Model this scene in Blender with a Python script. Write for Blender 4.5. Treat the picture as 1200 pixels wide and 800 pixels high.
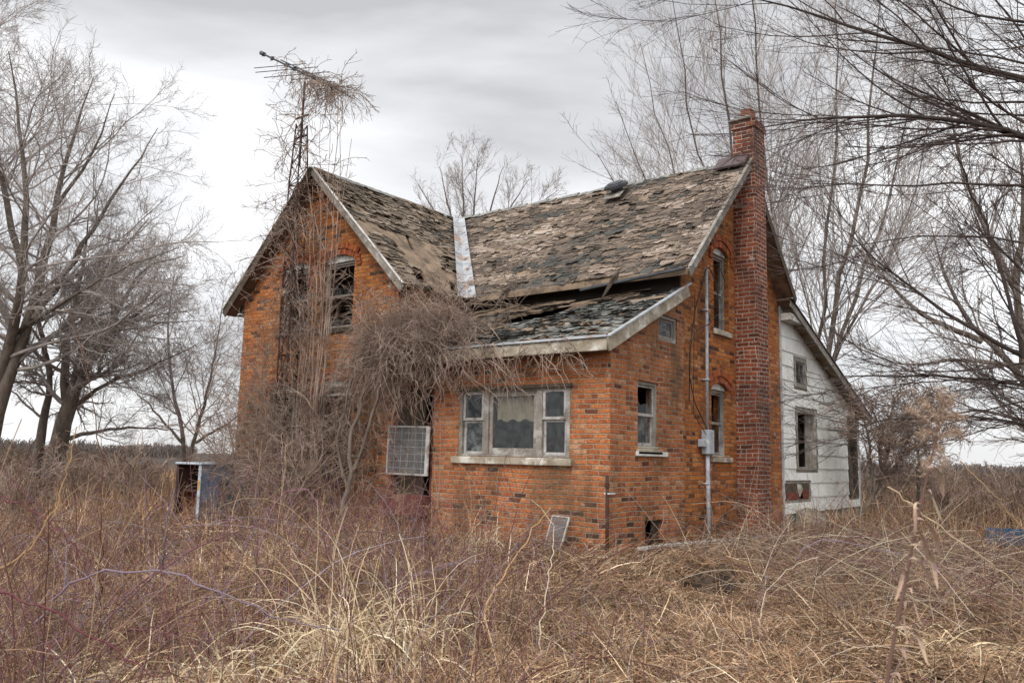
import bpy, math, random
import numpy as np
for o in list(bpy.data.objects): bpy.data.objects.remove(o, do_unlink=True)
S = bpy.context.scene
COL = S.collection
PI = math.pi
# ---------------------------------------------------------------- camera
FPX = 990.576; PIT = math.radians(7.905); ROL = math.radians(1.299); YAW = math.radians(-37.74)
def _rot(pi, ro, ya):
    fw = np.array([math.sin(ya)*math.cos(pi), math.cos(ya)*math.cos(pi), math.sin(pi)])
    rt = np.array([math.cos(ya), -math.sin(ya), 0.]); up = np.cross(rt, fw)
    return math.cos(ro)*rt+math.sin(ro)*up, -math.sin(ro)*rt+math.cos(ro)*up, fw
CR, CU, CF = _rot(PIT, ROL, YAW)
cd = bpy.data.cameras.new('camera'); cam = bpy.data.objects.new('camera', cd); COL.objects.link(cam)
from mathutils import Matrix, Vector
cam.matrix_world = Matrix(((CR[0], CU[0], -CF[0], 0), (CR[1], CU[1], -CF[1], 0), (CR[2], CU[2], -CF[2], 0), (0, 0, 0, 1)))
cd.sensor_width = 36; cd.lens = FPX/1200*36; cd.clip_start = 0.05; cd.clip_end = 2000
cd.dof.use_dof = True; cd.dof.focus_distance = 13; cd.dof.aperture_fstop = 7
S.camera = cam
S.render.resolution_x = 1024; S.render.resolution_y = 682
def ray(u, v): return (u-600)/FPX*CR+(400-v)/FPX*CU+CF
def at(u, v, d): return ray(u, v)*d              # a point seen there at that depth, for laying out trees
# ---------------------------------------------------------------- light
SUN_EL = math.radians(48); SUN_AZ = math.radians(166)     # azimuth from +Y towards +X
w = bpy.data.worlds.new('World'); S.world = w; w.use_nodes = True
nt = w.node_tree; nt.nodes.clear()
def N(nt, t, **k):
    n = nt.nodes.new(t)
    for a, b in k.items():
        if a in n.inputs.keys(): n.inputs[a].default_value = b
        else: setattr(n, a, b)
    return n
out = N(nt, 'ShaderNodeOutputWorld'); bg = N(nt, 'ShaderNodeBackground'); bg.inputs['Strength'].default_value = 0.1
sky = N(nt, 'ShaderNodeTexSky'); sky.sky_type = 'NISHITA'; sky.sun_disc = False
sky.sun_elevation = SUN_EL; sky.sun_rotation = SUN_AZ
tc = N(nt, 'ShaderNodeTexCoord')
mp = N(nt, 'ShaderNodeMapping'); mp.inputs['Scale'].default_value = (1.5, 1.5, 4.2); mp.inputs['Location'].default_value = (3.1, 0.4, 1.7)
nz = N(nt, 'ShaderNodeTexNoise'); nz.inputs['Scale'].default_value = 1.1; nz.inputs['Detail'].default_value = 7; nz.inputs['Roughness'].default_value = 0.48; nz.inputs['Distortion'].default_value = 0.5
nt.links.new(tc.outputs['Generated'], mp.inputs[0]); nt.links.new(mp.outputs[0], nz.inputs['Vector'])
cr = N(nt, 'ShaderNodeValToRGB')
cr.color_ramp.elements[0].position = 0.38; cr.color_ramp.elements[0].color = (5.3, 5.3, 5.42, 1)
cr.color_ramp.elements[1].position = 0.66; cr.color_ramp.elements[1].color = (10.6, 10.65, 10.75, 1)
nt.links.new(nz.outputs['Fac'], cr.inputs[0])
# overcast is brighter on the side the hidden sun is on
dp = N(nt, 'ShaderNodeVectorMath', operation='DOT_PRODUCT'); dp.inputs[1].default_value = (math.sin(SUN_AZ)*math.cos(SUN_EL), math.cos(SUN_AZ)*math.cos(SUN_EL), math.sin(SUN_EL))
nt.links.new(tc.outputs['Generated'], dp.inputs[0])
mr = N(nt, 'ShaderNodeMapRange'); mr.inputs[1].default_value = 0.2; mr.inputs[2].default_value = 1.0; mr.inputs[3].default_value = 1.0; mr.inputs[4].default_value = 2.1
nt.links.new(dp.outputs['Value'], mr.inputs[0])
ml = N(nt, 'ShaderNodeVectorMath', operation='SCALE')
nt.links.new(cr.outputs[0], ml.inputs[0]); sx = N(nt, 'ShaderNodeSeparateXYZ'); nt.links.new(tc.outputs['Generated'], sx.inputs[0])
hz_ = N(nt, 'ShaderNodeMapRange'); hz_.inputs[1].default_value = 0; hz_.inputs[2].default_value = .55; hz_.inputs[3].default_value = 1.16; hz_.inputs[4].default_value = .96; nt.links.new(sx.outputs[2], hz_.inputs[0])
hm = N(nt, 'ShaderNodeMath', operation='MULTIPLY'); nt.links.new(mr.outputs[0], hm.inputs[0]); nt.links.new(hz_.outputs[0], hm.inputs[1]); nt.links.new(hm.outputs[0], ml.inputs['Scale'])
mx = N(nt, 'ShaderNodeMix', data_type='RGBA'); mx.inputs[0].default_value = 0.9
nt.links.new(sky.outputs[0], mx.inputs[6]); nt.links.new(ml.outputs[0], mx.inputs[7])
nt.links.new(mx.outputs[2], bg.inputs[0]); nt.links.new(bg.outputs[0], out.inputs[0])
sl = bpy.data.lights.new('sun', 'SUN'); sl.energy = 1.5; sl.angle = math.radians(18); sl.color = (1, .96, .9)
so = bpy.data.objects.new('sun', sl); COL.objects.link(so)
sd = Vector((math.sin(SUN_AZ)*math.cos(SUN_EL), math.cos(SUN_AZ)*math.cos(SUN_EL), math.sin(SUN_EL)))
so.rotation_euler = sd.to_track_quat('Z', 'Y').to_euler()
S.view_settings.view_transform = 'Standard'; S.view_settings.look = 'None'; S.view_settings.gamma = 1; S.view_settings.exposure = 0.3
S.view_settings.use_curve_mapping = False

# ---------------------------------------------------------------- materials
def mat(name, base=(.5, .5, .5), var=(.3, .3, .3), scale=6, stretch=(1, 1, 1), rough=.85, bump=.3, attr=False, fine=60, metallic=0, spec=.3, lo=.35, hi=.65, third=None, tscale=1.3):
    m = bpy.data.materials.new(name); m.use_nodes = True; t = m.node_tree; b = t.nodes['Principled BSDF']
    b.inputs['Roughness'].default_value = rough; b.inputs['Metallic'].default_value = metallic; b.inputs['Specular IOR Level'].default_value = spec
    g = N(t, 'ShaderNodeNewGeometry'); mp = N(t, 'ShaderNodeMapping'); mp.inputs['Scale'].default_value = stretch
    t.links.new(g.outputs['Position'], mp.inputs[0])
    n1 = N(t, 'ShaderNodeTexNoise'); n1.inputs['Scale'].default_value = scale; n1.inputs['Detail'].default_value = 8; n1.inputs['Roughness'].default_value = .65
    t.links.new(mp.outputs[0], n1.inputs['Vector'])
    r = N(t, 'ShaderNodeMapRange'); r.inputs[1].default_value = lo; r.inputs[2].default_value = hi; t.links.new(n1.outputs['Fac'], r.inputs[0])
    x = N(t, 'ShaderNodeMix', data_type='RGBA'); x.inputs[6].default_value = (*base, 1); x.inputs[7].default_value = (*var, 1)
    t.links.new(r.outputs[0], x.inputs[0]); c = x.outputs[2]
    if third:
        n3 = N(t, 'ShaderNodeTexNoise'); n3.inputs['Scale'].default_value = tscale; n3.inputs['Detail'].default_value = 9; n3.inputs['Roughness'].default_value = .7
        t.links.new(g.outputs['Position'], n3.inputs['Vector'])
        r3 = N(t, 'ShaderNodeMapRange'); r3.inputs[1].default_value = .52; r3.inputs[2].default_value = .62; t.links.new(n3.outputs['Fac'], r3.inputs[0])
        x3 = N(t, 'ShaderNodeMix', data_type='RGBA'); x3.inputs[7].default_value = (*third, 1); t.links.new(c, x3.inputs[6]); t.links.new(r3.outputs[0], x3.inputs[0]); c = x3.outputs[2]
    if attr:
        a = N(t, 'ShaderNodeAttribute', attribute_name='col')
        x2 = N(t, 'ShaderNodeMix', data_type='RGBA', blend_type='MULTIPLY'); x2.inputs[0].default_value = 1
        t.links.new(c, x2.inputs[6]); t.links.new(a.outputs['Color'], x2.inputs[7]); c = x2.outputs[2]
    t.links.new(c, b.inputs['Base Color'])
    if bump:
        n2 = N(t, 'ShaderNodeTexNoise'); n2.inputs['Scale'].default_value = fine; n2.inputs['Detail'].default_value = 5; t.links.new(mp.outputs[0], n2.inputs['Vector'])
        bp = N(t, 'ShaderNodeBump'); bp.inputs['Strength'].default_value = bump; bp.inputs['Distance'].default_value = .01
        t.links.new(n2.outputs['Fac'], bp.inputs['Height']); t.links.new(bp.outputs[0], b.inputs['Normal'])
    return m
def strand(name, rough=.9):
    m = bpy.data.materials.new(name); m.use_nodes = True; t = m.node_tree; b = t.nodes['Principled BSDF']
    b.inputs['Roughness'].default_value = rough; b.inputs['Specular IOR Level'].default_value = .15
    a = N(t, 'ShaderNodeAttribute', attribute_name='col'); t.links.new(a.outputs['Color'], b.inputs['Base Color'])
    return m
def brick(name, stops, bw=.225, bh=.0725, mortar=(.34, .29, .24), mw=.010, off=.3, moss=True):
    m = bpy.data.materials.new(name); m.use_nodes = True; t = m.node_tree; b = t.nodes['Principled BSDF']; L = t.links.new
    b.inputs['Roughness'].default_value = .88; b.inputs['Specular IOR Level'].default_value = .2
    g = N(t, 'ShaderNodeNewGeometry'); sp = N(t, 'ShaderNodeSeparateXYZ'); L(g.outputs['Position'], sp.inputs[0])
    sn = N(t, 'ShaderNodeSeparateXYZ'); L(g.outputs['True Normal'], sn.inputs[0])
    def M(op, a, b_=None, c=None):
        n = N(t, 'ShaderNodeMath', operation=op)
        for i, q in enumerate((a, b_, c)):
            if q is None: continue
            if isinstance(q, (int, float)): n.inputs[i].default_value = q
            else: L(q, n.inputs[i])
        return n.outputs[0]
    ax = M('ABSOLUTE', sn.outputs[0]); fx = M('GREATER_THAN', ax, .6)
    wob = N(t, 'ShaderNodeTexNoise'); wob.inputs['Scale'].default_value = 1.6; wob.inputs['Detail'].default_value = 3; L(g.outputs['Position'], wob.inputs['Vector'])
    wv = M('MULTIPLY', M('SUBTRACT', wob.outputs['Fac'], .5), .07)
    wob2 = N(t, 'ShaderNodeTexNoise'); wob2.inputs['Scale'].default_value = 30; wob2.inputs['Detail'].default_value = 4; L(g.outputs['Position'], wob2.inputs['Vector'])
    wv2 = M('MULTIPLY', M('SUBTRACT', wob2.outputs['Fac'], .5), .02)
    u = M('ADD', M('ADD', M('MULTIPLY', sp.outputs[1], fx), M('MULTIPLY', sp.outputs[0], M('SUBTRACT', 1, fx))), wv2)
    v = M('ADD', M('ADD', M('ADD', sp.outputs[2], 20), wv), wv2)
    row = M('FLOOR', M('DIVIDE', v, bh)); fv = M('MULTIPLY', M('FRACT', M('DIVIDE', v, bh)), bh)
    # every sixth row is headers
    hdr = M('LESS_THAN', M('MODULO', row, 6), .5)
    bwid = M('MULTIPLY', M('SUBTRACT', 1, M('MULTIPLY', hdr, .5)), bw)
    uo = M('ADD', M('ADD', u, 40), M('MULTIPLY', M('MODULO', row, 2), bw*.5 if off > .2 else 0))
    uo = M('ADD', uo, M('MULTIPLY', M('SINE', M('MULTIPLY', row, 12.9)), .025))
    q = M('DIVIDE', uo, bwid); col = M('FLOOR', q); fu = M('MULTIPLY', M('FRACT', q), bwid)
    cv = N(t, 'ShaderNodeCombineXYZ'); L(col, cv.inputs[0]); L(row, cv.inputs[1]); L(fx, cv.inputs[2])
    wn = N(t, 'ShaderNodeTexWhiteNoise', noise_dimensions='3D'); L(cv.outputs[0], wn.inputs['Vector'])
    rp = N(t, 'ShaderNodeValToRGB'); el = rp.color_ramp.elements
    el[0].position = stops[0][0]; el[0].color = (*stops[0][1], 1); el[1].position = stops[-1][0]; el[1].color = (*stops[-1][1], 1)
    for p_, c_ in stops[1:-1]: e = el.new(p_); e.color = (*c_, 1)
    # large patches push the per-brick choice
    big = N(t, 'ShaderNodeTexNoise'); big.inputs['Scale'].default_value = .9; big.inputs['Detail'].default_value = 4; L(g.outputs['Position'], big.inputs['Vector'])
    f = M('ADD', wn.outputs['Value'], M('MULTIPLY', M('SUBTRACT', big.outputs['Fac'], .5), .7)); L(f, rp.inputs[0])
    # dirt inside the brick face
    d1 = N(t, 'ShaderNodeTexNoise'); d1.inputs['Scale'].default_value = 45; d1.inputs['Detail'].default_value = 6; L(g.outputs['Position'], d1.inputs['Vector'])
    mr_ = N(t, 'ShaderNodeMapRange'); mr_.inputs[1].default_value = .3; mr_.inputs[2].default_value = .7; mr_.inputs[3].default_value = .42; mr_.inputs[4].default_value = 1.22; L(d1.outputs['Fac'], mr_.inputs[0])
    bc = N(t, 'ShaderNodeVectorMath', operation='SCALE'); L(rp.outputs[0], bc.inputs[0]); L(mr_.outputs[0], bc.inputs['Scale'])
    e1 = M('MINIMUM', M('MINIMUM', fu, M('SUBTRACT', bwid, fu)), M('MINIMUM', fv, M('SUBTRACT', bh, fv)))
    ed = N(t, 'ShaderNodeMapRange'); ed.inputs[1].default_value = mw*.35; ed.inputs[2].default_value = mw*.75; L(e1, ed.inputs[0])
    x = N(t, 'ShaderNodeMix', data_type='RGBA'); x.inputs[6].default_value = (*mortar, 1); L(ed.outputs[0], x.inputs[0]); L(bc.outputs[0], x.inputs[7]); c = x.outputs[2]
    # grime streaks, soot, moss near the ground and under the eaves stains
    st = N(t, 'ShaderNodeTexNoise'); st.inputs['Scale'].default_value = 1.5; st.inputs['Detail'].default_value = 9; st.inputs['Roughness'].default_value = .7
    mp = N(t, 'ShaderNodeMapping'); mp.inputs['Scale'].default_value = (1, 1, .45); L(g.outputs['Position'], mp.inputs[0]); L(mp.outputs[0], st.inputs['Vector'])
    r2 = N(t, 'ShaderNodeMapRange'); r2.inputs[1].default_value = .47; r2.inputs[2].default_value = .66; r2.inputs[4].default_value = .72; L(st.outputs['Fac'], r2.inputs[0])
    x2 = N(t, 'ShaderNodeMix', data_type='RGBA'); x2.inputs[7].default_value = (.085, .062, .035, 1) if moss else (.07, .035, .025, 1); L(c, x2.inputs[6]); L(r2.outputs[0], x2.inputs[0]); c = x2.outputs[2]
    sm = N(t, 'ShaderNodeTexNoise'); sm.inputs['Scale'].default_value = 7; sm.inputs['Detail'].default_value = 7; L(g.outputs['Position'], sm.inputs['Vector'])
    r4 = N(t, 'ShaderNodeMapRange'); r4.inputs[1].default_value = .66; r4.inputs[2].default_value = .72; r4.inputs[4].default_value = .55; L(sm.outputs['Fac'], r4.inputs[0])
    x4 = N(t, 'ShaderNodeMix', data_type='RGBA'); x4.inputs[7].default_value = (.5, .46, .42, 1); L(c, x4.inputs[6]); L(r4.outputs[0], x4.inputs[0]); c = x4.outputs[2]
    L(c, b.inputs['Base Color'])
    h = M('ADD', M('ADD', M('MULTIPLY', ed.outputs[0], 1), M('MULTIPLY', wn.outputs['Value'], .35)), M('MULTIPLY', d1.outputs['Fac'], .35))
    bp = N(t, 'ShaderNodeBump'); bp.inputs['Strength'].default_value = .9; bp.inputs['Distance'].default_value = .012; L(h, bp.inputs['Height']); L(bp.outputs[0], b.inputs['Normal'])
    return m
def glass(name, tint=.7, dirt=.10, rgb=(.42, .44, .42), refl=.06):
    m = bpy.data.materials.new(name); m.use_nodes = True; t = m.node_tree; t.nodes.clear(); L = t.links.new
    o = N(t, 'ShaderNodeOutputMaterial'); tr = N(t, 'ShaderNodeBsdfTransparent'); tr.inputs[0].default_value = (tint, tint, tint, 1)
    gl = N(t, 'ShaderNodeBsdfGlossy'); gl.inputs['Roughness'].default_value = .04; gl.inputs[0].default_value = (.9, .93, .96, 1)
    g = N(t, 'ShaderNodeNewGeometry'); n2 = N(t, 'ShaderNodeTexNoise'); n2.inputs['Scale'].default_value = 3; L(g.outputs['Position'], n2.inputs['Vector'])
    bp = N(t, 'ShaderNodeBump'); bp.inputs['Strength'].default_value = .25; bp.inputs['Distance'].default_value = .02; L(n2.outputs['Fac'], bp.inputs['Height']); L(bp.outputs[0], gl.inputs['Normal']); bp.inputs['Strength'].default_value = .08
    fr = N(t, 'ShaderNodeFresnel'); fr.inputs[0].default_value = 1.9
    m1 = N(t, 'ShaderNodeMixShader'); m1.inputs[0].default_value = refl; L(tr.outputs[0], m1.inputs[1]); L(gl.outputs[0], m1.inputs[2])
    df = N(t, 'ShaderNodeBsdfDiffuse'); df.inputs[0].default_value = (*rgb, 1)
    n = N(t, 'ShaderNodeTexNoise'); n.inputs['Scale'].default_value = 9; n.inputs['Detail'].default_value = 8; L(g.outputs['Position'], n.inputs['Vector'])
    r = N(t, 'ShaderNodeMapRange'); r.inputs[1].default_value = .4; r.inputs[2].default_value = .75; r.inputs[4].default_value = dirt; L(n.outputs['Fac'], r.inputs[0])
    m2 = N(t, 'ShaderNodeMixShader'); L(r.outputs[0], m2.inputs[0]); L(m1.outputs[0], m2.inputs[1]); L(df.outputs[0], m2.inputs[2]); L(m2.outputs[0], o.inputs[0])
    return m
def meshy(name, rgb, pitch=180, open_=.45):
    m = bpy.data.materials.new(name); m.use_nodes = True; t = m.node_tree; b = t.nodes['Principled BSDF']; b.inputs['Base Color'].default_value = (*rgb, 1); b.inputs['Roughness'].default_value = .7
    g = N(t, 'ShaderNodeNewGeometry'); n = N(t, 'ShaderNodeTexNoise'); n.inputs['Scale'].default_value = 5; n.inputs['Detail'].default_value = 6; t.links.new(g.outputs['Position'], n.inputs['Vector'])
    r = N(t, 'ShaderNodeMapRange'); r.inputs[1].default_value = .3; r.inputs[2].default_value = .7; r.inputs[3].default_value = open_-.15; r.inputs[4].default_value = open_+.2; t.links.new(n.outputs['Fac'], r.inputs[0])
    t.links.new(r.outputs[0], b.inputs['Alpha'])
    return m
M = {}
M['brick'] = brick('orange_brick', [(0, (.10, .038, .018)), (.08, (.24, .075, .025)), (.24, (.38, .11, .028)), (.6, (.50, .155, .035)), (.88, (.58, .205, .05)), (1, (.56, .25, .10))], mortar=(.22, .155, .10), mw=.012)
M['brick_ext'] = brick('red_orange_brick', [(0, (.09, .04, .028)), (.07, (.22, .075, .04)), (.2, (.37, .115, .045)), (.6, (.48, .155, .055)), (.88, (.55, .20, .075)), (1, (.52, .27, .15))], mortar=(.33, .255, .18), mw=.014)
M['brick_red'] = brick('dark_red_brick', [(0, (.10, .032, .018)), (.3, (.20, .05, .026)), (.7, (.29, .075, .035)), (1, (.36, .11, .05))], bw=.23, bh=.078, mortar=(.42, .36, .30), mw=.014, moss=False)
M['arch'] = mat('arch_brick', (.42, .13, .04), (.22, .06, .025), 12, bump=.6, attr=True)
M['grey_wood'] = mat('weathered_grey_wood', (.30, .27, .235), (.17, .15, .125), 5, (1, 1, 1), bump=.5, third=(.42, .40, .37), tscale=3)
M['fascia'] = mat('peeling_fascia_board', (.42, .37, .29), (.22, .175, .12), 3.5, (1, 1, 2), bump=.4, third=(.62, .59, .53), tscale=2.2)
M['white_paint'] = mat('peeling_white_paint', (.68, .67, .64), (.45, .43, .40), 6, bump=.3, third=(.26, .22, .18), tscale=3)
M['old_white'] = mat('flaking_grey_white_paint', (.50, .49, .47), (.30, .28, .26), 7, bump=.5, third=(.20, .17, .14), tscale=5)
M['gap_shade'] = mat('eave_gap_shade', (.028, .023, .02), (.05, .04, .032), 4, bump=.3)  # near-black colour standing in for shade in the eave gap
M['dark_wood'] = mat('dark_old_wood', (.10, .075, .055), (.055, .04, .03), 5, bump=.5)
M['soffit'] = mat('brown_soffit_boards', (.16, .10, .065), (.09, .06, .04), 3, (1, 1, 1), bump=.5)
M['siding'] = mat('white_siding', (.80, .80, .78), (.68, .68, .65), 3, (1, 1, 1), bump=.15, attr=True, third=(.62, .60, .55), tscale=1.1)
M['sheath'] = mat('roof_boards', (.30, .22, .15), (.16, .115, .08), 4, bump=.6, third=(.10, .075, .055), tscale=2)
M['shingle'] = mat('decayed_shingles', (1, 1, 1), (.62, .62, .62), 14, bump=.7, fine=120, attr=True, rough=.95, spec=.1)
M['metal'] = mat('galvanised_flashing', (.52, .54, .56), (.34, .36, .38), 4, rough=.5, metallic=.3, bump=.1, third=(.36, .25, .19), tscale=3)
M['dark_metal'] = mat('dark_grey_metal', (.085, .09, .10), (.05, .05, .055), 6, rough=.5, metallic=.3, bump=.1)
M['rust'] = mat('rusty_steel', (.085, .04, .028), (.035, .02, .016), 12, rough=.8, bump=.4)
M['rust_orange'] = mat('orange_rust', (.25, .09, .03), (.06, .03, .02), 7, rough=.8, bump=.4)
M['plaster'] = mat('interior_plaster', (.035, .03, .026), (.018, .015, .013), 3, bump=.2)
M['glass'] = glass('dusty_window_glass'); M['dusty_glass'] = glass('very_dusty_glass', .8, .55, (.35, .37, .36))
M['curtain'] = mat('stained_curtain', (.52, .47, .34), (.34, .29, .19), 7, bump=.3)
M['concrete'] = mat('grey_concrete', (.34, .31, .27), (.20, .18, .15), 5, bump=.6, third=(.14, .12, .09))
M['pipe_grey'] = mat('grey_conduit', (.42, .45, .50), (.28, .30, .33), 5, rough=.5, bump=.1, third=(.55, .55, .55), tscale=7)
M['cable'] = mat('black_cable', (.03, .03, .03), (.05, .045, .04), 5, bump=0)
M['maroon'] = mat('faded_maroon_paint', (.17, .05, .045), (.10, .035, .03), 5, bump=.3, third=(.24, .12, .10), tscale=4)
M['white_metal'] = mat('white_aluminium', (.62, .63, .64), (.48, .48, .48), 9, rough=.5, bump=.1)
M['screen'] = meshy('grey_screen_mesh', (.16, .155, .15), open_=.6)
M['blue_enamel'] = mat('blue_grey_enamel', (.22, .29, .39), (.14, .18, .24), 5, rough=.5, bump=.1, third=(.20, .15, .12), tscale=3)
M['pale_enamel'] = mat('pale_blue_enamel', (.52, .58, .66), (.36, .40, .46), 5, rough=.4, bump=.1, third=(.22, .15, .10), tscale=4)
M['blue_plastic'] = mat('blue_plastic', (.02, .13, .27), (.015, .08, .17), 6, rough=.45, bump=.05)
M['yellow'] = mat('yellow_sticker', (.65, .40, .04), (.55, .3, .03), 9, bump=0)
M['bark'] = mat('grey_brown_bark', (.20, .16, .13), (.09, .07, .058), 8, (1, 1, .4), bump=.8, fine=30)
M['bark_deep'] = mat('dark_limb_bark', (.085, .065, .055), (.04, .03, .026), 8, bump=.6, fine=30)
M['bark_pale'] = mat('pale_twig_bark', (.46, .405, .375), (.28, .24, .22), 5, bump=.3)
M['bark_dark'] = mat('dark_twig_bark', (.12, .088, .078), (.06, .044, .04), 5, bump=.3)
M['vine'] = mat('vine_bark', (.42, .315, .25), (.13, .085, .065), 3, bump=.3)
M['strand'] = strand('dry_stalks')
M['red_paint'] = mat('old_red_boards', (.20, .045, .03), (.11, .03, .022), 5, bump=.4)

# ---------------------------------------------------------------- mesh helpers
def npmesh(name, V, F, m, parent=None, col=None, smooth=False):
    V = np.asarray(V, np.float32); F = np.asarray(F, np.int32)
    me = bpy.data.meshes.new(name); me.vertices.add(len(V)); me.vertices.foreach_set('co', V.ravel())
    k = F.shape[1]; me.loops.add(F.size); me.loops.foreach_set('vertex_index', F.ravel())
    me.polygons.add(len(F)); me.polygons.foreach_set('loop_start', np.arange(len(F), dtype=np.int32)*k)
    try: me.polygons.foreach_set('loop_total', np.full(len(F), k, np.int32))
    except Exception: pass
    if smooth: me.polygons.foreach_set('use_smooth', np.ones(len(F), bool))
    me.update(calc_edges=True)
    if col is not None:
        a = me.color_attributes.new('col', 'FLOAT_COLOR', 'POINT'); c = np.ones((len(V), 4), np.float32); c[:, :3] = col; a.data.foreach_set('color', c.ravel())
    me.materials.append(m)
    return link(name, me, parent)
def wloc(o):
    v = Vector((0, 0, 0))
    while o: v += o.location; o = o.parent
    return v
def link(name, me, parent):
    o = bpy.data.objects.new(name, me); COL.objects.link(o)
    if parent: o.parent = parent; o.location = -wloc(parent)
    return o
def thing(name, label, cat, loc=(0, 0, 0), group=None):
    o = bpy.data.objects.new(name, None); COL.objects.link(o); o.location = loc; o.empty_display_size = .3
    o['label'] = label; o['category'] = cat
    if group: o['group'] = group
    return o
def tag(o, label=None, cat=None, group=None, kind=None):
    if label: o['label'] = label
    if cat: o['category'] = cat
    if group: o['group'] = group
    if kind: o['kind'] = kind
    return o
class G:
    def __init__(s): s.v = []; s.f = []; s.c = []
    def poly(s, pts, c=(1, 1, 1)):
        b = len(s.v); s.v += [tuple(p) for p in pts]; s.c += [c]*len(pts); s.f.append(tuple(range(b, b+len(pts)))); return s
    def hexa(s, P, c=(1, 1, 1)):   # 8 points: bottom ring, top ring
        b = len(s.v); s.v += [tuple(p) for p in P]; s.c += [c]*8
        for q in ((3, 2, 1, 0), (4, 5, 6, 7), (0, 1, 5, 4), (1, 2, 6, 5), (2, 3, 7, 6), (3, 0, 4, 7)): s.f.append(tuple(b+i for i in q))
        return s
    def box(s, x0, x1, y0, y1, z0, z1, c=(1, 1, 1)):
        return s.hexa([(x0, y0, z0), (x1, y0, z0), (x1, y1, z0), (x0, y1, z0), (x0, y0, z1), (x1, y0, z1), (x1, y1, z1), (x0, y1, z1)], c)
    def plank(s, p0, p1, side, up, w, h, c=(1, 1, 1)):   # bar from p0 to p1, w along side, h along up
        p0, p1, a, u = (np.array(q, float) for q in (p0, p1, side, up)); a = a/np.linalg.norm(a)*w/2; u = u/np.linalg.norm(u)*h/2
        return s.hexa([p0-a-u, p0+a-u, p1+a-u, p1-a-u, p0-a+u, p0+a+u, p1+a+u, p1-a+u], c)
    def tube(s, pts, r, n=8, c=(1, 1, 1), cap=True):
        pts = [np.array(p, float) for p in pts]; k = len(pts)
        if not hasattr(r, '__len__'): r = [r]*k
        b = len(s.v); ref = None
        for i, p in enumerate(pts):
            t = pts[min(i+1, k-1)]-pts[max(i-1, 0)]; t = t/(np.linalg.norm(t)+1e-9)
            if ref is None: ref = np.array([0, 0, 1.]) if abs(t[2]) < .8 else np.array([1., 0, 0])
            x = np.cross(t, ref); x /= np.linalg.norm(x)+1e-9; y = np.cross(t, x)
            for j in range(n):
                a = 2*PI*j/n; s.v.append(tuple(p+r[i]*(math.cos(a)*x+math.sin(a)*y))); s.c.append(c)
        for i in range(k-1):
            for j in range(n): s.f.append((b+i*n+j, b+i*n+(j+1) % n, b+(i+1)*n+(j+1) % n, b+(i+1)*n+j))
        if cap: s.f.append(tuple(b+j for j in range(n))[::-1]); s.f.append(tuple(b+(k-1)*n+j for j in range(n)))
        return s
    def build(s, name, m, parent=None, bevel=0, smooth=False):
        me = bpy.data.meshes.new(name); me.from_pydata(s.v, [], s.f)
        a = me.color_attributes.new('col', 'FLOAT_COLOR', 'POINT'); c = np.ones((len(s.v), 4), np.float32); c[:, :3] = np.array(s.c); a.data.foreach_set('color', c.ravel())
        me.materials.append(m)
        if smooth:
            for p in me.polygons: p.use_smooth = len(p.vertices) == 4
        o = link(name, me, parent)
        if bevel: b = o.modifiers.new('bevel', 'BEVEL'); b.width = bevel; b.segments = 1; b.limit_method = 'ANGLE'
        return o
R_ = random.Random(7)
def vn(x, y, seed=0):     # cheap smooth noise 0..1
    def h(i, j): return math.sin(i*127.1+j*311.7+seed*74.7)*43758.5453 % 1
    i, j = math.floor(x), math.floor(y); a, b = x-i, y-j; a = a*a*(3-2*a); b = b*b*(3-2*b)
    return (h(i, j)*(1-a)+h(i+1, j)*a)*(1-b)+(h(i, j+1)*(1-a)+h(i+1, j+1)*a)*b

# ---------------------------------------------------------------- ground
rng = np.random.default_rng(5)
def gh(x, y):
    x = np.asarray(x, float); y = np.asarray(y, float)
    z = -1.52+0*x
    hx = np.clip(np.maximum(np.maximum(-15.7-x, x+6.1), 0), 0, None); hy = np.maximum(np.maximum(10.2-y, y-19), 0)
    dh = np.sqrt(hx**2+hy**2); z = z+.25*np.exp(-(dh/2.2)**2)
    z = z+.10*np.exp(-(((x+3.6)/1.9)**2+((y-12.2)/1.5)**2))+.16*np.exp(-(((x+1.6)/1.5)**2+((y-11.0)/1.5)**2))
    z = z+.22*np.exp(-(((x+7.4)/2.0)**2+((y-6.2)/1.3)**2))
    z = z+.05*np.sin(x*1.3+.5)*np.cos(y*1.1)+.03*np.sin(x*3.1)*np.sin(y*2.7+1)
    z = z+.16*np.exp(-(((x+4.5)/.6)**2+((y-10.15)/.4)**2))-.62*np.exp(-(((x+4.35)/.27)**4+((y-9.5)/.33)**4))
    far = np.clip((np.sqrt(x**2+y**2)-30)/60, 0, 1); z = z+far*.25*(np.sin(x*.05)+np.cos(y*.04))*.3
    return z
def grid(name, xs, ys, m):
    X, Y = np.meshgrid(xs, ys); Z = gh(X, Y)+rng.normal(0, .006, X.shape)
    V = np.stack([X, Y, Z], -1).reshape(-1, 3); nx = len(xs); i, j = np.meshgrid(np.arange(nx-1), np.arange(len(ys)-1)); a = (j*nx+i).ravel()
    return npmesh(name, V, np.stack([a, a+1, a+1+nx, a+nx], -1), m, smooth=True)
def axis(c, near, far, fine, n): return np.unique(np.concatenate([np.arange(c-near, c+near, fine), c-near-np.geomspace(.3, far, n), c+near+np.geomspace(.3, far, n)]))
M['ground'] = mat('dead_grass_soil', (.065, .045, .032), (.032, .022, .016), 2.2, bump=1, fine=25, third=(.11, .075, .05), tscale=.8)
tag(grid('ground', axis(-6, 14, 900, .14, 45), axis(9, 13, 900, .14, 45), M['ground']), kind='structure')

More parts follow.
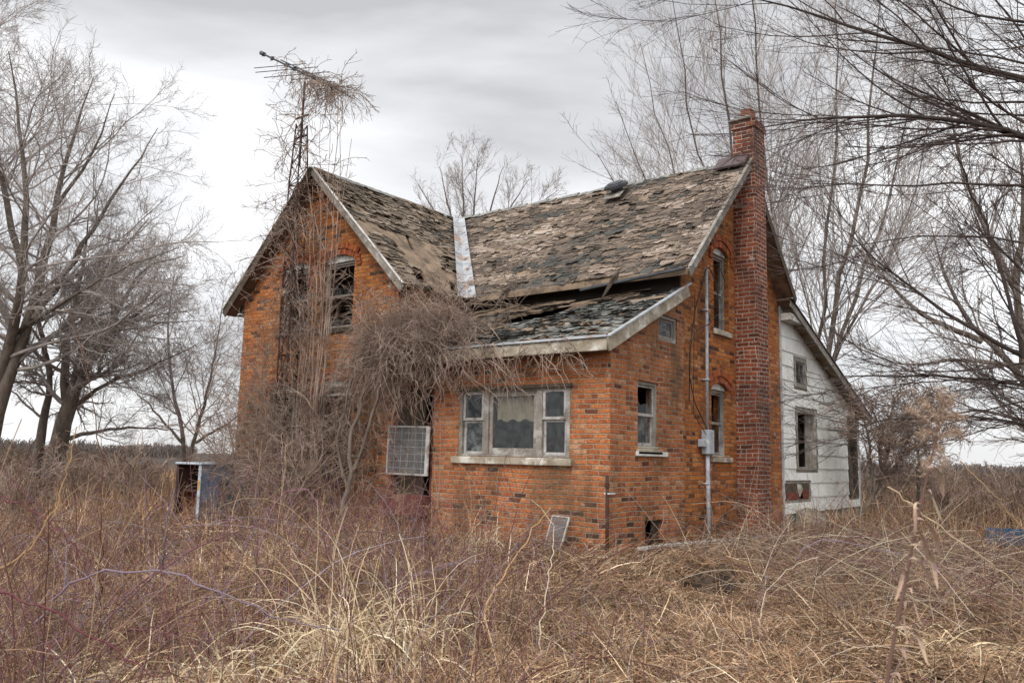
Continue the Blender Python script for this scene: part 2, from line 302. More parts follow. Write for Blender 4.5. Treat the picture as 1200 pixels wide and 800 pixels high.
# ---------------------------------------------------------------- the house
XE, YE = -6.185, 10.28        # right wall and front wall of the extension
XM, YM, YB = -6.236, 12.61, 17.1
XL0, XL1, YL = -15.55, -10.88, 10.66
XA, ZR = -13.22, 5.684; YR = 14.8
house = thing('brick_farmhouse', 'abandoned orange brick farmhouse with decayed shingle roof and white rear lean-to', 'house', (-11, 13, -1.4))
def wall(name, ax, c, u0, u1, zb, top, holes, th, m, parent=house, label=None):
    """ax 'Y': front face at y=c looking -Y; ax 'X': face at x=c looking +X. top: list of (u,z). holes: (ua,ub,za,zb,rise)"""
    g = G(); mp_ = (lambda u, t, z: (u, c+t, z)) if ax == 'Y' else (lambda u, t, z: (c-t, u, z))
    tf = lambda u: float(np.interp(u, [p[0] for p in top], [p[1] for p in top]))
    br = {u0, u1} | {p[0] for p in top if u0 < p[0] < u1}
    def hz(h, u):
        ua, ub, za, zb_, ri = h
        if not ri: return zb_
        w_ = (ub-ua)/2; rad = (w_*w_+ri*ri)/(2*ri); return zb_-ri+math.sqrt(max(rad*rad-(u-(ua+ub)/2)**2, 0))-(rad-ri)
    for h in holes:
        n = 8 if h[4] else 1
        for i in range(n+1): br.add(h[0]+(h[1]-h[0])*i/n)
    br = sorted(br); q = lambda a, b, z0a, z0b, z1a, z1b, t: g.poly([mp_(a, t, z0a), mp_(b, t, z0b), mp_(b, t, z1b), mp_(a, t, z1a)])
    for a, b in zip(br[:-1], br[1:]):
        if b-a < 1e-5: continue
        mid = (a+b)/2; hs = sorted([h for h in holes if h[0] < mid < h[1]], key=lambda h: h[2])
        za = zb_ = zb
        for h in hs:
            for t in (0, th): q(a, b, za, zb_, h[2], h[2], t)
            g.poly([mp_(a, 0, h[2]), mp_(b, 0, h[2]), mp_(b, th, h[2]), mp_(a, th, h[2])])
            g.poly([mp_(a, 0, hz(h, a)), mp_(b, 0, hz(h, b)), mp_(b, th, hz(h, b)), mp_(a, th, hz(h, a))])
            za, zb_ = hz(h, a), hz(h, b)
        for t in (0, th): q(a, b, za, zb_, tf(a), tf(b), t)
        g.poly([mp_(a, 0, tf(a)), mp_(b, 0, tf(b)), mp_(b, th, tf(b)), mp_(a, th, tf(a))])
    for h in holes:
        for u in (h[0], h[1]): g.poly([mp_(u, 0, h[2]), mp_(u, th, h[2]), mp_(u, th, hz(h, u)), mp_(u, 0, hz(h, u))])
    for u in (u0, u1): g.poly([mp_(u, 0, zb), mp_(u, th, zb), mp_(u, th, tf(u)), mp_(u, 0, tf(u))])
    o = g.build(name, m, parent)
    if label: o['label'] = label
    return o
GB = -1.9
LW = [(-14.32, -13.42, 2.43, 3.86, .13), (-13.01, -12.1, 2.40, 3.86, .13)]
LL = [(-14.5, -13.35, -.55, 1.35, .13), (-13.0, -12.0, -.35, 1.42, .13)]
zeL = 5.60-(XA-XL0)
wall('front_gable_wall', 'Y', YL, XL0, XL1, GB, [(XL0, zeL), (XA, 5.60), (XL1, zeL)], LW+LL, .3, M['brick'])
wall('west_wall', 'X', XL0+.3, YL+.301, 17.4, GB, [(0, zeL), (30, zeL)], [], .29, M['brick'])
wall('inner_wall', 'X', XL1, YL+.301, YM-.001, GB, [(0, 3.1), (30, 3.1)], [], .28, M['brick'])
EW = (-9.0, -6.86, .03, 1.09, 0); DR = (-10.5, -9.55, -.95, 1.2, 0); CW = (-6.87, -6.62, -3, -2.9, 0)
wall('extension_front_wall', 'Y', YE, -10.86, XE, GB, [(-10.86, 1.69), (XE, 1.69)], [EW, DR], .22, M['brick_ext'])
sh = lambda y: 1.62+(y-9.98)*.457
wall('extension_side_wall', 'X', XE, YE+.221, 12.608, GB, [(YE, sh(YE)+.03), (12.7, sh(12.7)+.03)], [(11.069, 11.72, .195, 1.208, 0), (11.72, 12.36, 1.9, 2.31, 0), (11.3, 11.86, -1.28, -.86, 0)], .22, M['brick_ext'])
UW = (13.9, 14.56, 2.36, 3.9, .12); LWr = (13.76, 14.5, .11, 1.42, .12)
wall('main_gable_wall', 'X', XM, YM, YB, GB, [(YM, 3.42), (14.85, 5.6), (YB, 3.42)], [UW, LWr], .3, M['brick'])
wall('main_front_wall', 'Y', YM+.02, XL1, XM-.301, GB, [(XL1, 3.15), (XM, 3.15)], [], .28, M['brick'])
wall('rear_wall', 'Y', YB-.3, XL1, XM-.301, GB, [(XL1, 3.3), (XM, 3.3)], [], .28, M['brick'])
SW = [(17.95, 18.68, 1.66, 2.29, 0), (17.97, 19.28, -.10, 1.21, 0), (21.65, 22.4, -.75, 1.19, 0)]
XS = -6.24
zl = lambda y: 3.34-(y-17.1)*.378
wall('lean_to_wall', 'X', XS, YB+.002, 22.55, GB, [(YB, zl(YB)-.02), (22.55, zl(22.55)-.02)], SW, .16, M['concrete'])
wall('lean_to_rear_wall', 'Y', 22.39, -10.5, XS-.161, GB, [(-11, 1.25), (-6, 1.25)], [], .14, M['grey_wood'])
# dark rooms: floors and partitions so nothing shows through
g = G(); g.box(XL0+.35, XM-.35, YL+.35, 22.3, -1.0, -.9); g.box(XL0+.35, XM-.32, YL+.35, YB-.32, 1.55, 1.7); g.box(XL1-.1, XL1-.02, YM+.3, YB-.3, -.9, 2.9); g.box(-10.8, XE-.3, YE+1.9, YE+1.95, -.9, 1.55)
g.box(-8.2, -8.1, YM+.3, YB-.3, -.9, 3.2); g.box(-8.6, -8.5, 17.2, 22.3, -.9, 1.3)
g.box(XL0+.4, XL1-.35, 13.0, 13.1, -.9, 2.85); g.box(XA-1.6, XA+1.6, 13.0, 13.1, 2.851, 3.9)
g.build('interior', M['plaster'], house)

# siding shingles on the lean-to, real overlapping courses
g = G(); rs = random.Random(3); z = -.98; k = 0
hb = (17.28, 18.75, -.72, -.36, 0)
while z < 3.4:
    z1 = z+.305; off = (k % 2)*.31; u = YB+.06-off; k += 1
    while u < 22.55:
        e = u+.615; brks = sorted({max(u, YB+.06), min(e, 22.55)} | {x for h in SW+[hb] for x in (h[0]-.05, h[1]+.05) if max(u, YB+.06) < x < min(e, 22.55)})
        dz = rs.uniform(-.006, .006); lift = rs.uniform(.014, .022); c = rs.uniform(.96, 1.02); c = (c, c, c*rs.uniform(.97, 1))
        if rs.random() < .05: lift += .02; dz -= .01
        for a, b in zip(brks[:-1], brks[1:]):
            if b-a < .01: continue
            mid = (a+b)/2; segs = [(z, z1+.02)]
            for h in SW+[hb]:
                if h[0]-.05 < mid < h[1]+.05:
                    ns = []
                    for s0, s1 in segs:
                        if h[2]-.05 > s0: ns.append((s0, min(s1, h[2]-.05)))
                        if h[3]+.05 < s1: ns.append((max(s0, h[3]+.05), s1))
                        if s1 < h[2]-.05 or s0 > h[3]+.05: ns = ns[:0]+[(s0, s1)]
                    segs = [q for q in ns if q[1]-q[0] > .01]
            for s0, s1 in segs:
                ta, tb = min(s1, zl(a)-.03), min(s1, zl(b)-.03)
                if ta <= s0 or tb <= s0: continue
                f = lambda zz: .006+lift*(1-(zz-z)/.325)
                a_, b_ = a+.0006, b-.0006
                g.poly([(XS+f(s0), a_, s0+dz), (XS+f(s0), b_, s0+dz), (XS+f(tb), b_, tb), (XS+f(ta), a_, ta)], c)
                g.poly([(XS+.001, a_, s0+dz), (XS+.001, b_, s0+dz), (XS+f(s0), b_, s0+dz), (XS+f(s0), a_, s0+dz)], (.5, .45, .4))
        u = e
    z = z1
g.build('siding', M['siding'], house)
g = G(); g.box(XS+.001, XS+.006, 17.28, 18.72, -.71, -.37); g.build('exposed_sheathing', M['dark_wood'], house)
g = G(); g.box(XS+.007, XS+.012, 17.28, 18.3, -.70, -.56); g.box(XS+.007, XS+.012, 18.0, 18.7, -.69, -.52); g.build('red_board', M['red_paint'], house)
g = G(); g.poly([(XS+.016, 17.95, -.38), (XS+.016, 18.2, -.40), (XS+.018, 18.3, -.5), (XS+.017, 18.22, -.58), (XS+.016, 18.1, -.66), (XS+.017, 17.98, -.55)]); g.build('torn_siding_scrap', M['fascia'], house)
for a, b in ((YB+.003, YB+.075), (22.5, 22.58)):
    g = G(); g.box(XS+.002, XS+.03, a, b, -1.3, zl(b)-.03); g.build('corner_trim', M['pipe_grey'], house, bevel=.004)

# ---- windows
def arch_bricks(ax, c, ua, ub, zt, rise, rows=2, proj=.03):
    mp_ = (lambda u, t, z: (u, c+t, z)) if ax == 'Y' else (lambda u, t, z: (c-t, u, z))
    w_ = (ub-ua)/2; rad = (w_*w_+rise*rise)/(2*rise); cz = zt-rad; cu = (ua+ub)/2; amax = math.asin(min(1, (w_+.02)/rad)); g = G()
    for r in range(rows):
        r0 = rad+.008+r*.118; r1 = r0+.108; pr_ = proj*(.4 if r == 0 else 1); n = int(2*amax*r0/.075)
        for i in range(n):
            a0 = -amax+2*amax*i/n+.05/n*amax; a1 = -amax+2*amax*(i+1)/n-.12/n*amax
            pts = [(cu+rr*math.sin(a), cz+rr*math.cos(a)) for rr, a in ((r0, a0), (r0, a1), (r1, a1), (r1, a0))]
            s_ = R_.uniform(.6, 1.15); cc = (s_, s_*R_.uniform(.8, 1.05), s_*R_.uniform(.8, 1.1)); o_ = R_.uniform(-.004, .006)
            g.hexa([mp_(p[0], -pr_-o_, p[1]) for p in pts]+[mp_(p[0], .04, p[1]) for p in pts], cc)
    for sgn in (-1, 1):     # hood returns at the springing
        for j in range(3):
            u = cu+sgn*(w_+.10+.02*j); zz = cz+(rad+.1)*math.cos(amax)-.02-j*.075
            s_ = R_.uniform(.6, 1.1); a = mp_(u-.055, -proj, zz-.032); b = mp_(u+.055, .03, zz+.032)
            g.box(min(a[0], b[0]), max(a[0], b[0]), min(a[1], b[1]), max(a[1], b[1]), a[2], b[2], (s_, s_, s_))
    return g.build('brick_arch', M['arch'], None)
def sash_window(ax, c, h, name='window', frame=.055, rec=.09, fm='grey_wood', arch=True, panes=('glass', 'glass'), broken=(0, 0), sill=True, head='white_paint', label=None, sillm='fascia', nomid=False, jamb_m=None):
    ua, ub, za, zb, ri = h; mp_ = (lambda u, t, z: (u, c+t, z)) if ax == 'Y' else (lambda u, t, z: (c-t, u, z))
    def B(g, u0, u1, t0, t1, z0, z1):
        a, b = mp_(u0, t0, z0), mp_(u1, t1, z1); g.box(min(a[0], b[0]), max(a[0], b[0]), min(a[1], b[1]), max(a[1], b[1]), a[2], b[2])
    e = .002; zt = zb-ri; g = G()
    B(g, ua+e, ua+frame, rec, rec+.1, za+e, zt); B(g, ub-frame, ub-e, rec, rec+.1, za+e, zt); B(g, ua+frame, ub-frame, rec, rec+.1, zt-frame, zt-e); B(g, ua+frame, ub-frame, rec, rec+.1, za+e, za+frame*.8)
    w = g.build(name, M[jamb_m or fm], house, bevel=.004)
    if label: w['label'] = label
    if ri:
        g = G(); n = 10; w_ = (ub-ua)/2; rad = (w_*w_+ri*ri)/(2*ri); f = lambda u: zb-rad+math.sqrt(max(0, rad*rad-(u-(ua+ub)/2)**2))-.004
        top = [(ua+e+(ub-ua-2*e)*i/n) for i in range(n+1)]
        for t in (rec-.03, rec+.05): g.poly([mp_(ua+e, t, zt), *[mp_(u, t, f(u)) for u in top], mp_(ub-e, t, zt)])
        for i in range(n): g.poly([mp_(top[i], rec-.03, f(top[i])), mp_(top[i+1], rec-.03, f(top[i+1])), mp_(top[i+1], rec+.05, f(top[i+1])), mp_(top[i], rec+.05, f(top[i]))])
        g.poly([mp_(ua+e, rec-.03, zt), mp_(ub-e, rec-.03, zt), mp_(ub-e, rec+.05, zt), mp_(ua+e, rec+.05, zt)])
        g.build('head_board', M[head], w)
        a = arch_bricks(ax, c, ua, ub, zb, ri); a.parent = w
    i0, i1, z0, z1 = ua+frame, ub-frame, za+frame*.8, zt-frame; zm = (z0+z1)/2; sw = .035
    halves = [(z0, z1, rec+.03)] if nomid else [(z0, zm+.015, rec+.055), (zm-.015, z1, rec+.025)]
    for k, (a0, a1, t) in enumerate(halves):
        if panes[k] is None: continue
        g = G(); B(g, i0+e, i0+sw, t, t+.028, a0+e, a1-e); B(g, i1-sw, i1-e, t, t+.028, a0+e, a1-e); B(g, i0+sw, i1-sw, t, t+.028, a0+e, a0+sw*1.3); B(g, i0+sw, i1-sw, t, t+.028, a1-sw, a1-e)
        s = g.build('sash', M[fm], w, bevel=.003)
        g = G(); p0, p1, q0, q1 = i0+sw, i1-sw, a0+sw*1.3, a1-sw; tt = t+.014
        if panes[k] == 'none': continue
        if broken[k]:
            rb = random.Random(int(ua*100)+k); n = 7; sp_ = [(p0+(p1-p0)*i/n, q0+(q1-q0)*(.2+.25*rb.random()+(.35 if i in (0, n) else 0))) for i in range(n+1)]
            g.poly([mp_(p0, tt, q0), mp_(p1, tt, q0)]+[mp_(u, tt, z) for u, z in sp_[::-1]])
        else: g.poly([mp_(p0, tt, q0), mp_(p1, tt, q0), mp_(p1, tt, q1), mp_(p0, tt, q1)])
        g.build('pane', M[panes[k]], w)
    if sill:
        g = G(); B(g, ua-.05, ub+.05, -.05, -.002, za-.085, za-.002); B(g, ua+e, ub-e, -.002, rec-.002, za+.001, za+.03); s = g.build('sill', M[sillm], w, bevel=.008)
    return w
sash_window('Y', YL, LW[0], label='upper gable window half hidden by vines', broken=(1, 1), panes=('glass', 'glass'), sillm='dark_wood')
sash_window('Y', YL, LW[1], label='upper gable window with empty broken sashes', broken=(1, 1), panes=('glass', 'glass'), sillm='dark_wood')
sash_window('Y', YL, LL[0], label='ground floor gable window behind the brush', panes=('dusty_glass', 'glass'))
sash_window('Y', YL, LL[1], label='ground floor gable window under a white lintel', panes=('none', 'none'))
sash_window('X', XM, UW, label='upper window between meter pipe and chimney', panes=('glass', 'none'), broken=(0, 0))
sash_window('X', XM, LWr, label='lower window between meter pipe and chimney', panes=('glass', 'glass'), broken=(0, 1))
sash_window('X', XE, (11.069, 11.72, .195, 1.208, 0), rec=.03, fm='old_white', label='small sash window with broken upper pane', panes=('dusty_glass', 'glass'), broken=(0, 1), jamb_m='grey_wood')
sash_window('X', XE, (11.72, 12.36, 1.9, 2.31, 0), rec=.02, panes=('dusty_glass',), nomid=True, sill=False, label='small attic window under the shed roof rake')
sash_window('X', XS, SW[0], rec=-.025, frame=.07, panes=('dusty_glass',), nomid=True, sill=False, label='small square window in white siding')
sash_window('X', XS, SW[1], rec=-.025, frame=.09, panes=(None, None), nomid=False, sill=False, label='empty window opening in white siding', fm='dark_wood', jamb_m='grey_wood')
w = sash_window('X', XS, SW[2], name='doorway', rec=-.02, frame=.08, panes=(None, None), sill=False, label='empty rear doorway in white siding', jamb_m='dark_wood')
g = G(); g.box(XS-.10, XS-.07, 18.82, 19.19, -.06, 1.15); g.build('window_board', M['grey_wood'], house)
g = G(); g.box(XE+.002, XE+.05, 11.0, 11.95, .085, .155); g.build('sill', M['white_paint'], house, bevel=.006)

# triple window in the extension
x0, x1, z0, z1, _ = EW; X = lambda f: x0+(x1-x0)*f; y = YE
g = G()
def bb(g, a, b, t0, t1, c, d): g.box(X(a), X(b), y+t0, y+t1, c, d)
bb(g, .001, .035, .0, .14, z0+.002, z1-.002); bb(g, .965, .999, 0, .14, z0+.002, z1-.002); bb(g, .035, .965, .0, .14, z1-.055, z1-.002); bb(g, .035, .965, .0, .14, z0+.002, z0+.035)
bb(g, .235, .285, .0, .14, z0+.035, z1-.055); bb(g, .715, .765, .0, .14, z0+.035, z1-.055)
tw = g.build('triple_window', M['grey_wood'], house, bevel=.005)
za, zb = z0+.035, z1-.055
def sash(a, b, c, d, t, wd=.022, hd=.045, m='old_white', pane='glass', brk=False):
    g = G(); bb(g, a+.001, a+wd, t, t+.03, c+.001, d-.001); bb(g, b-wd, b-.001, t, t+.03, c+.001, d-.001); bb(g, a+wd, b-wd, t, t+.03, c+.001, c+hd); bb(g, a+wd, b-wd, t, t+.03, d-hd*.8, d-.001)
    g.build('sash', M[m], tw, bevel=.003)
    if pane:
        g = G(); P = [(X(a+wd), c+hd), (X(b-wd), c+hd), (X(b-wd), d-hd*.8), (X(a+wd), d-hd*.8)]
        g.poly([(p, y+t+.015, q) for p, q in P]); g.build('pane', M[pane], tw)
zm = (za+zb)/2+.04
sash(.035, .235, za, zm, .05, pane='dusty_glass'); sash(.035, .235, zm, zb, .015, pane='glass')
sash(.285, .715, za, zb, .03, wd=.03, hd=.1, m='grey_wood'); sash(.765, .965, za, zm, .05); sash(.765, .965, zm, zb, .015)
g = G(); n = 40
for i in range(n):      # stained curtain hanging behind the centre pane
    a, b = .33+.36*i/n, .33+.36*(i+1)/n; t = lambda k: .11+.012*math.sin(k*1.9)
    g.poly([(X(a), y+t(i), .58+.02*math.sin(i*.5)), (X(b), y+t(i+1), .60+.02*math.sin((i+1)*.5)), (X(b), y+t(i+1), zb), (X(a), y+t(i), zb)])
g.build('curtain', M['curtain'], tw)
g = G(); g.box(-9.1, -6.80, YE-.07, YE-.002, -.085, .026); g.build('sill', M['fascia'], tw, bevel=.01)
g = G(); g.box(-9.06, -6.82, YE-.05, YE-.003, 1.06, 1.12); g.build('lintel', M['dark_wood'], tw, bevel=.006)

# front door
g = G(); a, b, c, d, _ = DR
g.box(a+.002, a+.07, YE+.02, YE+.14, c+.002, d-.002); g.box(b-.07, b-.002, YE+.02, YE+.14, c+.002, d-.002); g.box(a+.07, b-.07, YE+.02, YE+.14, d-.08, d-.002)
dr = g.build('door', M['maroon'], house, bevel=.004)
g = G(); g.box(a+.071, b-.28, YE+.09, YE+.12, c+.01, d-.081); g.build('door_leaf', M['dark_wood'], dr)
g = G(); g.box(a-.03, b+.03, YE-.25, YE-.003, -.95, -.62); g.build('doorstep', M['maroon'], dr, bevel=.01)
# lintel above the ground floor gable window
g = G(); g.box(-13.05, -11.95, YL-.04, YL-.003, 1.10, 1.16); g.build('white_lintel', M['white_paint'], house, bevel=.01)

# ---- roofs
def slope(P00, P10, P11, P01, name, m='sheath', th=.05, skip=None, nu=30, nv=12, sag=.02, parent=None, seed=0):
    """P00,P10 along the top edge, P01,P11 along the bottom edge"""
    P = [np.array(p, float) for p in (P00, P10, P11, P01)]
    n = np.cross(P[1]-P[0], P[3]-P[0]); n /= np.linalg.norm(n); n = n if n[2] > 0 else -n
    def f(u, v): return (P[0]*(1-u)+P[1]*u)*(1-v)+(P[3]*(1-u)+P[2]*u)*v+n*sag*((vn(u*5+3, v*3+seed, seed)-.5)*2-.8*math.sin(PI*u)*v*(1-v)*2)
    g = G(); keep = set()
    for i in range(nu):
        for j in range(nv):
            if not (skip and skip((i+.5)/nu, (j+.5)/nv)): keep.add((i, j))
    for i, j in keep:
        q = [f(i/nu, j/nv), f((i+1)/nu, j/nv), f((i+1)/nu, (j+1)/nv), f(i/nu, (j+1)/nv)]
        g.poly(q); lo = [p-n*th for p in q]; g.poly(lo[::-1])
        for k, (di, dj) in enumerate(((0, -1), (1, 0), (0, 1), (-1, 0))):
            if (i+di, j+dj) not in keep: g.poly([q[k], q[(k+1) % 4], lo[(k+1) % 4], lo[k]])
    o = g.build(name, M[m], parent or house); return o, f, n, P
def shingles(f, n, P, name, parent, pal, rows=.13, skip=None, seed=1, lift=(.006, .03), cover=.96, size=(.10, .34), seed2=4):
    rs = random.Random(seed); g = G(); H = np.linalg.norm((P[3]+P[2]-P[0]-P[1])/2); nr = int(H/rows)
    for r in range(nr):
        v0 = r/nr; Wd = np.linalg.norm(f(1, v0)-f(0, v0)); u = -rs.random()*.1/Wd
        while u < 1:
            w_ = rs.uniform(*size); du = w_/Wd; ua, ub = max(u, 0), min(u+du, 1); u += du*rs.uniform(.8, 1.0)
            if ub-ua < .02/Wd: continue
            um = (ua+ub)/2
            if skip and skip(um, v0+.5/nr): continue
            xx, yy = um*Wd, v0*H; k = vn(xx*1.0+yy*.5, yy*2.6-xx*.25, seed2)*.65+vn(xx*3.1, yy*6, seed2+1)*.45
            if rs.random() > cover: continue
            k += rs.uniform(-.16, .16); ci = 0
            while ci < len(pal)-1 and k > pal[ci][0]: ci += 1
            b = rs.uniform(.7, 1.2); c = tuple(x*b for x in pal[ci][1])
            hl = rows*rs.uniform(.9, 1.65)/H; v1 = min(v0+hl, 1.005); vs = max(v0+rs.uniform(-.02, .01)/H, 0)
            lf = rs.uniform(*lift)*(2.2 if rs.random() < .12 else 1); tw = rs.uniform(-.012, .012); m_ = 4; sk = rs.uniform(-.03, .03)/Wd
            top = [f(ua+(ub-ua)*i/m_, vs)+n*.004 for i in range(m_+1)]
            bot = []
            for i in range(m_+1):
                jag = rs.uniform(-.045, .02)/H; bot.append(f(min(max(ua+(ub-ua)*i/m_+sk, 0), 1), v1+jag)+n*max(.005, lf+tw*(i-2)/2+rs.uniform(-.004, .004)))
            lip = [p-n*.006 for p in bot]
            for i in range(m_):
                mid_a = (top[i]+bot[i])/2-n*lf*.25; mid_b = (top[i+1]+bot[i+1])/2-n*lf*.25
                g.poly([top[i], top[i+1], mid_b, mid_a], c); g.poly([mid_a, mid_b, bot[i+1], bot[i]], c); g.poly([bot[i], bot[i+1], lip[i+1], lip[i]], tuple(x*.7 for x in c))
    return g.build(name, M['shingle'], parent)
PAL = [(.28, (.10, .10, .092)), (.42, (.135, .112, .093)), (.56, (.19, .15, .12)), (.70, (.27, .21, .165)), (.84, (.36, .285, .23)), (9, (.43, .355, .295))]
PALB = [(.3, (.11, .098, .085)), (.5, (.165, .13, .10)), (.7, (.25, .198, .15)), (9, (.33, .27, .21))]
PALG = [(.35, (.09, .09, .083)), (.55, (.15, .155, .145)), (.72, (.22, .225, .21)), (.84, (.31, .31, .29)), (9, (.33, .25, .18))]
ev = 12.2
hole1 = lambda u, v: vn(u*30, v*14, 9) > .93 and v > .5
r1, f1, n1, P1 = slope((-13.18, YR, ZR), (-5.9, YR, ZR), (-5.9, 12.235, 3.12), (-10.55, 12.2, 3.08), 'main_roof', sag=.035, seed=2)
shingles(f1, n1, P1, 'shingle', r1, PAL, rows=.105, size=(.07, .30), seed=11, lift=(.004, .022))
def hole2(u, v): return (.50 < u < .545 and .42 < v < .62) or (abs(u-.62) < .09 and .80 < v < .93) or (.1 < u < .2 and .86 < v < .93)
r2, f2, n2, P2 = slope((XA+.02, YR, ZR), (XA+.02, 10.41, ZR), (-10.56, 10.41, 3.04), (-10.60, 12.16, 3.04), 'gable_roof', skip=hole2, sag=.035, seed=5, nu=30, nv=20)
shingles(f2, n2, P2, 'shingle', r2, PALB, rows=.11, size=(.07, .3), seed=12, skip=lambda u, v: hole2(u, v) or (vn(u*5+1, v*6, 31) > .62 and v > .45), cover=.93, seed2=8)
r3, f3, n3, P3 = slope((XA-.02, 10.41, ZR), (XA-.02, 17.6, ZR), (-15.86, 17.6, 3.04), (-15.86, 10.41, 3.04), 'west_roof', seed=8)
r4, f4, n4, P4 = slope((-5.9, YR+.02, ZR), (XA, YR+.02, ZR), (XA, 17.1, 3.46), (-5.9, 17.1, 3.46), 'rear_roof', seed=9)
shingles(f4, n4, P4, 'shingle', r4, PALG, seed=13)
r5, f5, n5, P5 = slope((-5.98, 17.0, 3.40), (-11, 17.0, 3.40), (-11, 22.75, 1.24), (-5.98, 22.75, 1.24), 'lean_to_roof', seed=10)
shingles(f5, n5, P5, 'shingle', r5, PALG, seed=14)
def hole6(u, v):
    a = vn(u*9, 1.5, 3)*.12
    return (.36 < u < .62 and abs(u-.49+(v-.33)*.55) < .115+.5*a-.42*abs(v-.33)) or (v < .13 and vn(u*14, 3, 5) > .33) or (.60 < u < .78 and .05 < v < .05+.12*vn(u*22, 2, 7))
r6, f6, n6, P6 = slope((-11.1, 12.56, 2.84), (-6.12, 12.56, 2.90), (-6.06, 9.98, 1.71), (-11.1, 9.98, 1.71), 'shed_roof', skip=hole6, nu=60, nv=24, sag=.03, seed=12)
shingles(f6, n6, P6, 'shingle', r6, PALG, rows=.095, seed=15, skip=lambda u, v: hole6(u, v) or (v < .25 and vn(u*8, v*9, 44) > .5), size=(.07, .22), seed2=17)
rs = random.Random(2)
g = G(); g.box(-10.86, -6.25, 12.585, 12.605, 2.3, 3.4); g.build('gap_shade_strip', M['gap_shade'], house)  # dark sheet added as painted shade between shed roof and main eave
# loose broken boards along the top of the shed roof
g = G()
for i in range(26):
    u = rs.uniform(.12, .85); v = rs.uniform(.0, .22); p = f6(u, v)+n6*.03; L_ = rs.uniform(.2, .8); a = rs.uniform(-.22, .22); d = np.array([math.cos(a), math.sin(a), .45*math.sin(a)]); c = rs.uniform(.6, 1.3)
    g.plank(p-d*L_/2, p+d*L_/2+n6*rs.uniform(-.01, .05), (0, 1, .45), n6, rs.uniform(.04, .11), .015)
g.build('broken_board', M['sheath'], r6)
# ridge caps
g = G()
for i in range(36):
    a = -13.1+7.15*i/36; zz = ZR+.03+.012*math.sin(i*1.7); g.poly([(a, YR-.10, zz-.09), (a+.215, YR-.10, zz-.085), (a+.215, YR, zz+.012), (a, YR, zz)], (.5, .55, .5)); g.poly([(a, YR, zz), (a+.215, YR, zz+.012), (a+.215, YR+.1, zz-.09), (a, YR+.1, zz-.09)], (.5, .5, .5))
for i in range(21):
    a = 10.40+4.4*i/21; zz = ZR+.03; g.poly([(XA-.10, a, zz-.09), (XA-.10, a+.225, zz-.09), (XA, a+.225, zz+.01), (XA, a, zz)], (.5, .45, .4)); g.poly([(XA, a, zz), (XA, a+.225, zz+.01), (XA+.1, a+.225, zz-.09), (XA+.1, a, zz-.09)], (.5, .45, .4))
o = g.build('ridge_cap', mat('ridge_cap_shingle', (.3, .29, .26), (.16, .16, .15), 9, bump=.6), house)
# valley flashing
g = G(); va = np.array([-13.05, YR-.14, 5.60]); vb = np.array([-10.53, 12.13, 3.02]); s1 = np.array([.19, 0, 0]); s2 = np.array([0, -.19, 0])
nrm = np.array([0, 0, .045])
for i in range(8):
    t0, t1 = i/8, (i+1)/8+.01; a, b = va+(vb-va)*t0+nrm, va+(vb-va)*t1+nrm*1.15
    g.poly([a, a+s1*(1+.3*t0), b+s1*(1+.3*t1), b]); g.poly([a, b, b+s2*(1+.3*t1), a+s2*(1+.3*t0)])
vf = g.build('valley_flashing', M['metal'], house)
g = G(); rs = random.Random(8)
for i in range(16):
    g = G(); t = rs.random(); p = va+(vb-va)*t+(s1 if rs.random() < .5 else s2)*rs.uniform(.1, 1.1)+nrm*1.6; g.poly([p, p+np.array([.07, .02, .03]), p+np.array([.09, -.02, 0]), p+np.array([.02, -.05, -.01])], (.1, .09, .08)); g.build('torn_flap', M['shingle'], vf)
# rakes, fascias, gutters
def board(name, p0, p1, side, up, w_, h_, m, n=6, parent=house, jit=.004):
    g = G(); p0, p1 = np.array(p0, float), np.array(p1, float)
    g.plank(p0, p1, side, up, w_, h_); return g.build(name, M[m], parent, bevel=.005)
board('rake_board', (-5.885, 14.84, 5.62), (-5.885, 12.20, 3.02), (1, 0, 0), (0, -1, 1), .03, .15, 'grey_wood')
board('rake_trim', (-5.87, 14.84, 5.715), (-5.87, 12.18, 3.11), (1, 0, 0), (0, -1, 1), .06, .025, 'grey_wood')
board('rake_board', (-5.885, 14.85, 5.62), (-5.885, 17.15, 3.36), (1, 0, 0), (0, 1, 1), .03, .15, 'dark_wood')
board('rake_board', (-5.965, 17.05, 3.31), (-5.965, 22.78, 1.15), (1, 0, 0), (0, .35, 1), .03, .15, 'grey_wood')
board('rake_trim', (-5.95, 17.05, 3.40), (-5.95, 22.80, 1.24), (1, 0, 0), (0, .35, 1), .06, .025, 'dark_metal')
board('rake_board', (XA-.02, 10.395, 5.60), (-15.90, 10.395, 2.93), (0, 1, 0), (-1, 0, 1), .03, .16, 'dark_wood')
board('rake_board', (XA+.02, 10.395, 5.60), (-10.53, 10.395, 2.93), (0, 1, 0), (1, 0, 1), .03, .12, 'grey_wood')
board('rake_trim', (XA+.02, 10.385, 5.70), (-10.50, 10.385, 3.03), (0, 1, 0), (1, 0, 1), .05, .022, 'white_paint')
board('rake_trim', (XA-.02, 10.385, 5.70), (-15.92, 10.385, 3.03), (0, 1, 0), (-1, 0, 1), .06, .03, 'grey_wood')
board('eave_board', (-10.5, 12.215, 3.02), (-5.92, 12.22, 3.05), (0, 1, 0), (0, 0, 1), .03, .11, 'sheath')
board('loose_gutter', (-7.9, 12.12, 2.93), (-5.93, 12.14, 3.09), (0, 1, 0), (0, 0, 1), .07, .045, 'dark_metal')
board('fascia', (-11.1, 9.965, 1.605), (-6.05, 9.965, 1.605), (0, 1, 0), (0, 0, 1), .035, .17, 'fascia')
board('drip_edge', (-11.12, 9.945, 1.715), (-6.04, 9.945, 1.715), (0, 1, 0), (0, 0, 1), .06, .035, 'metal')
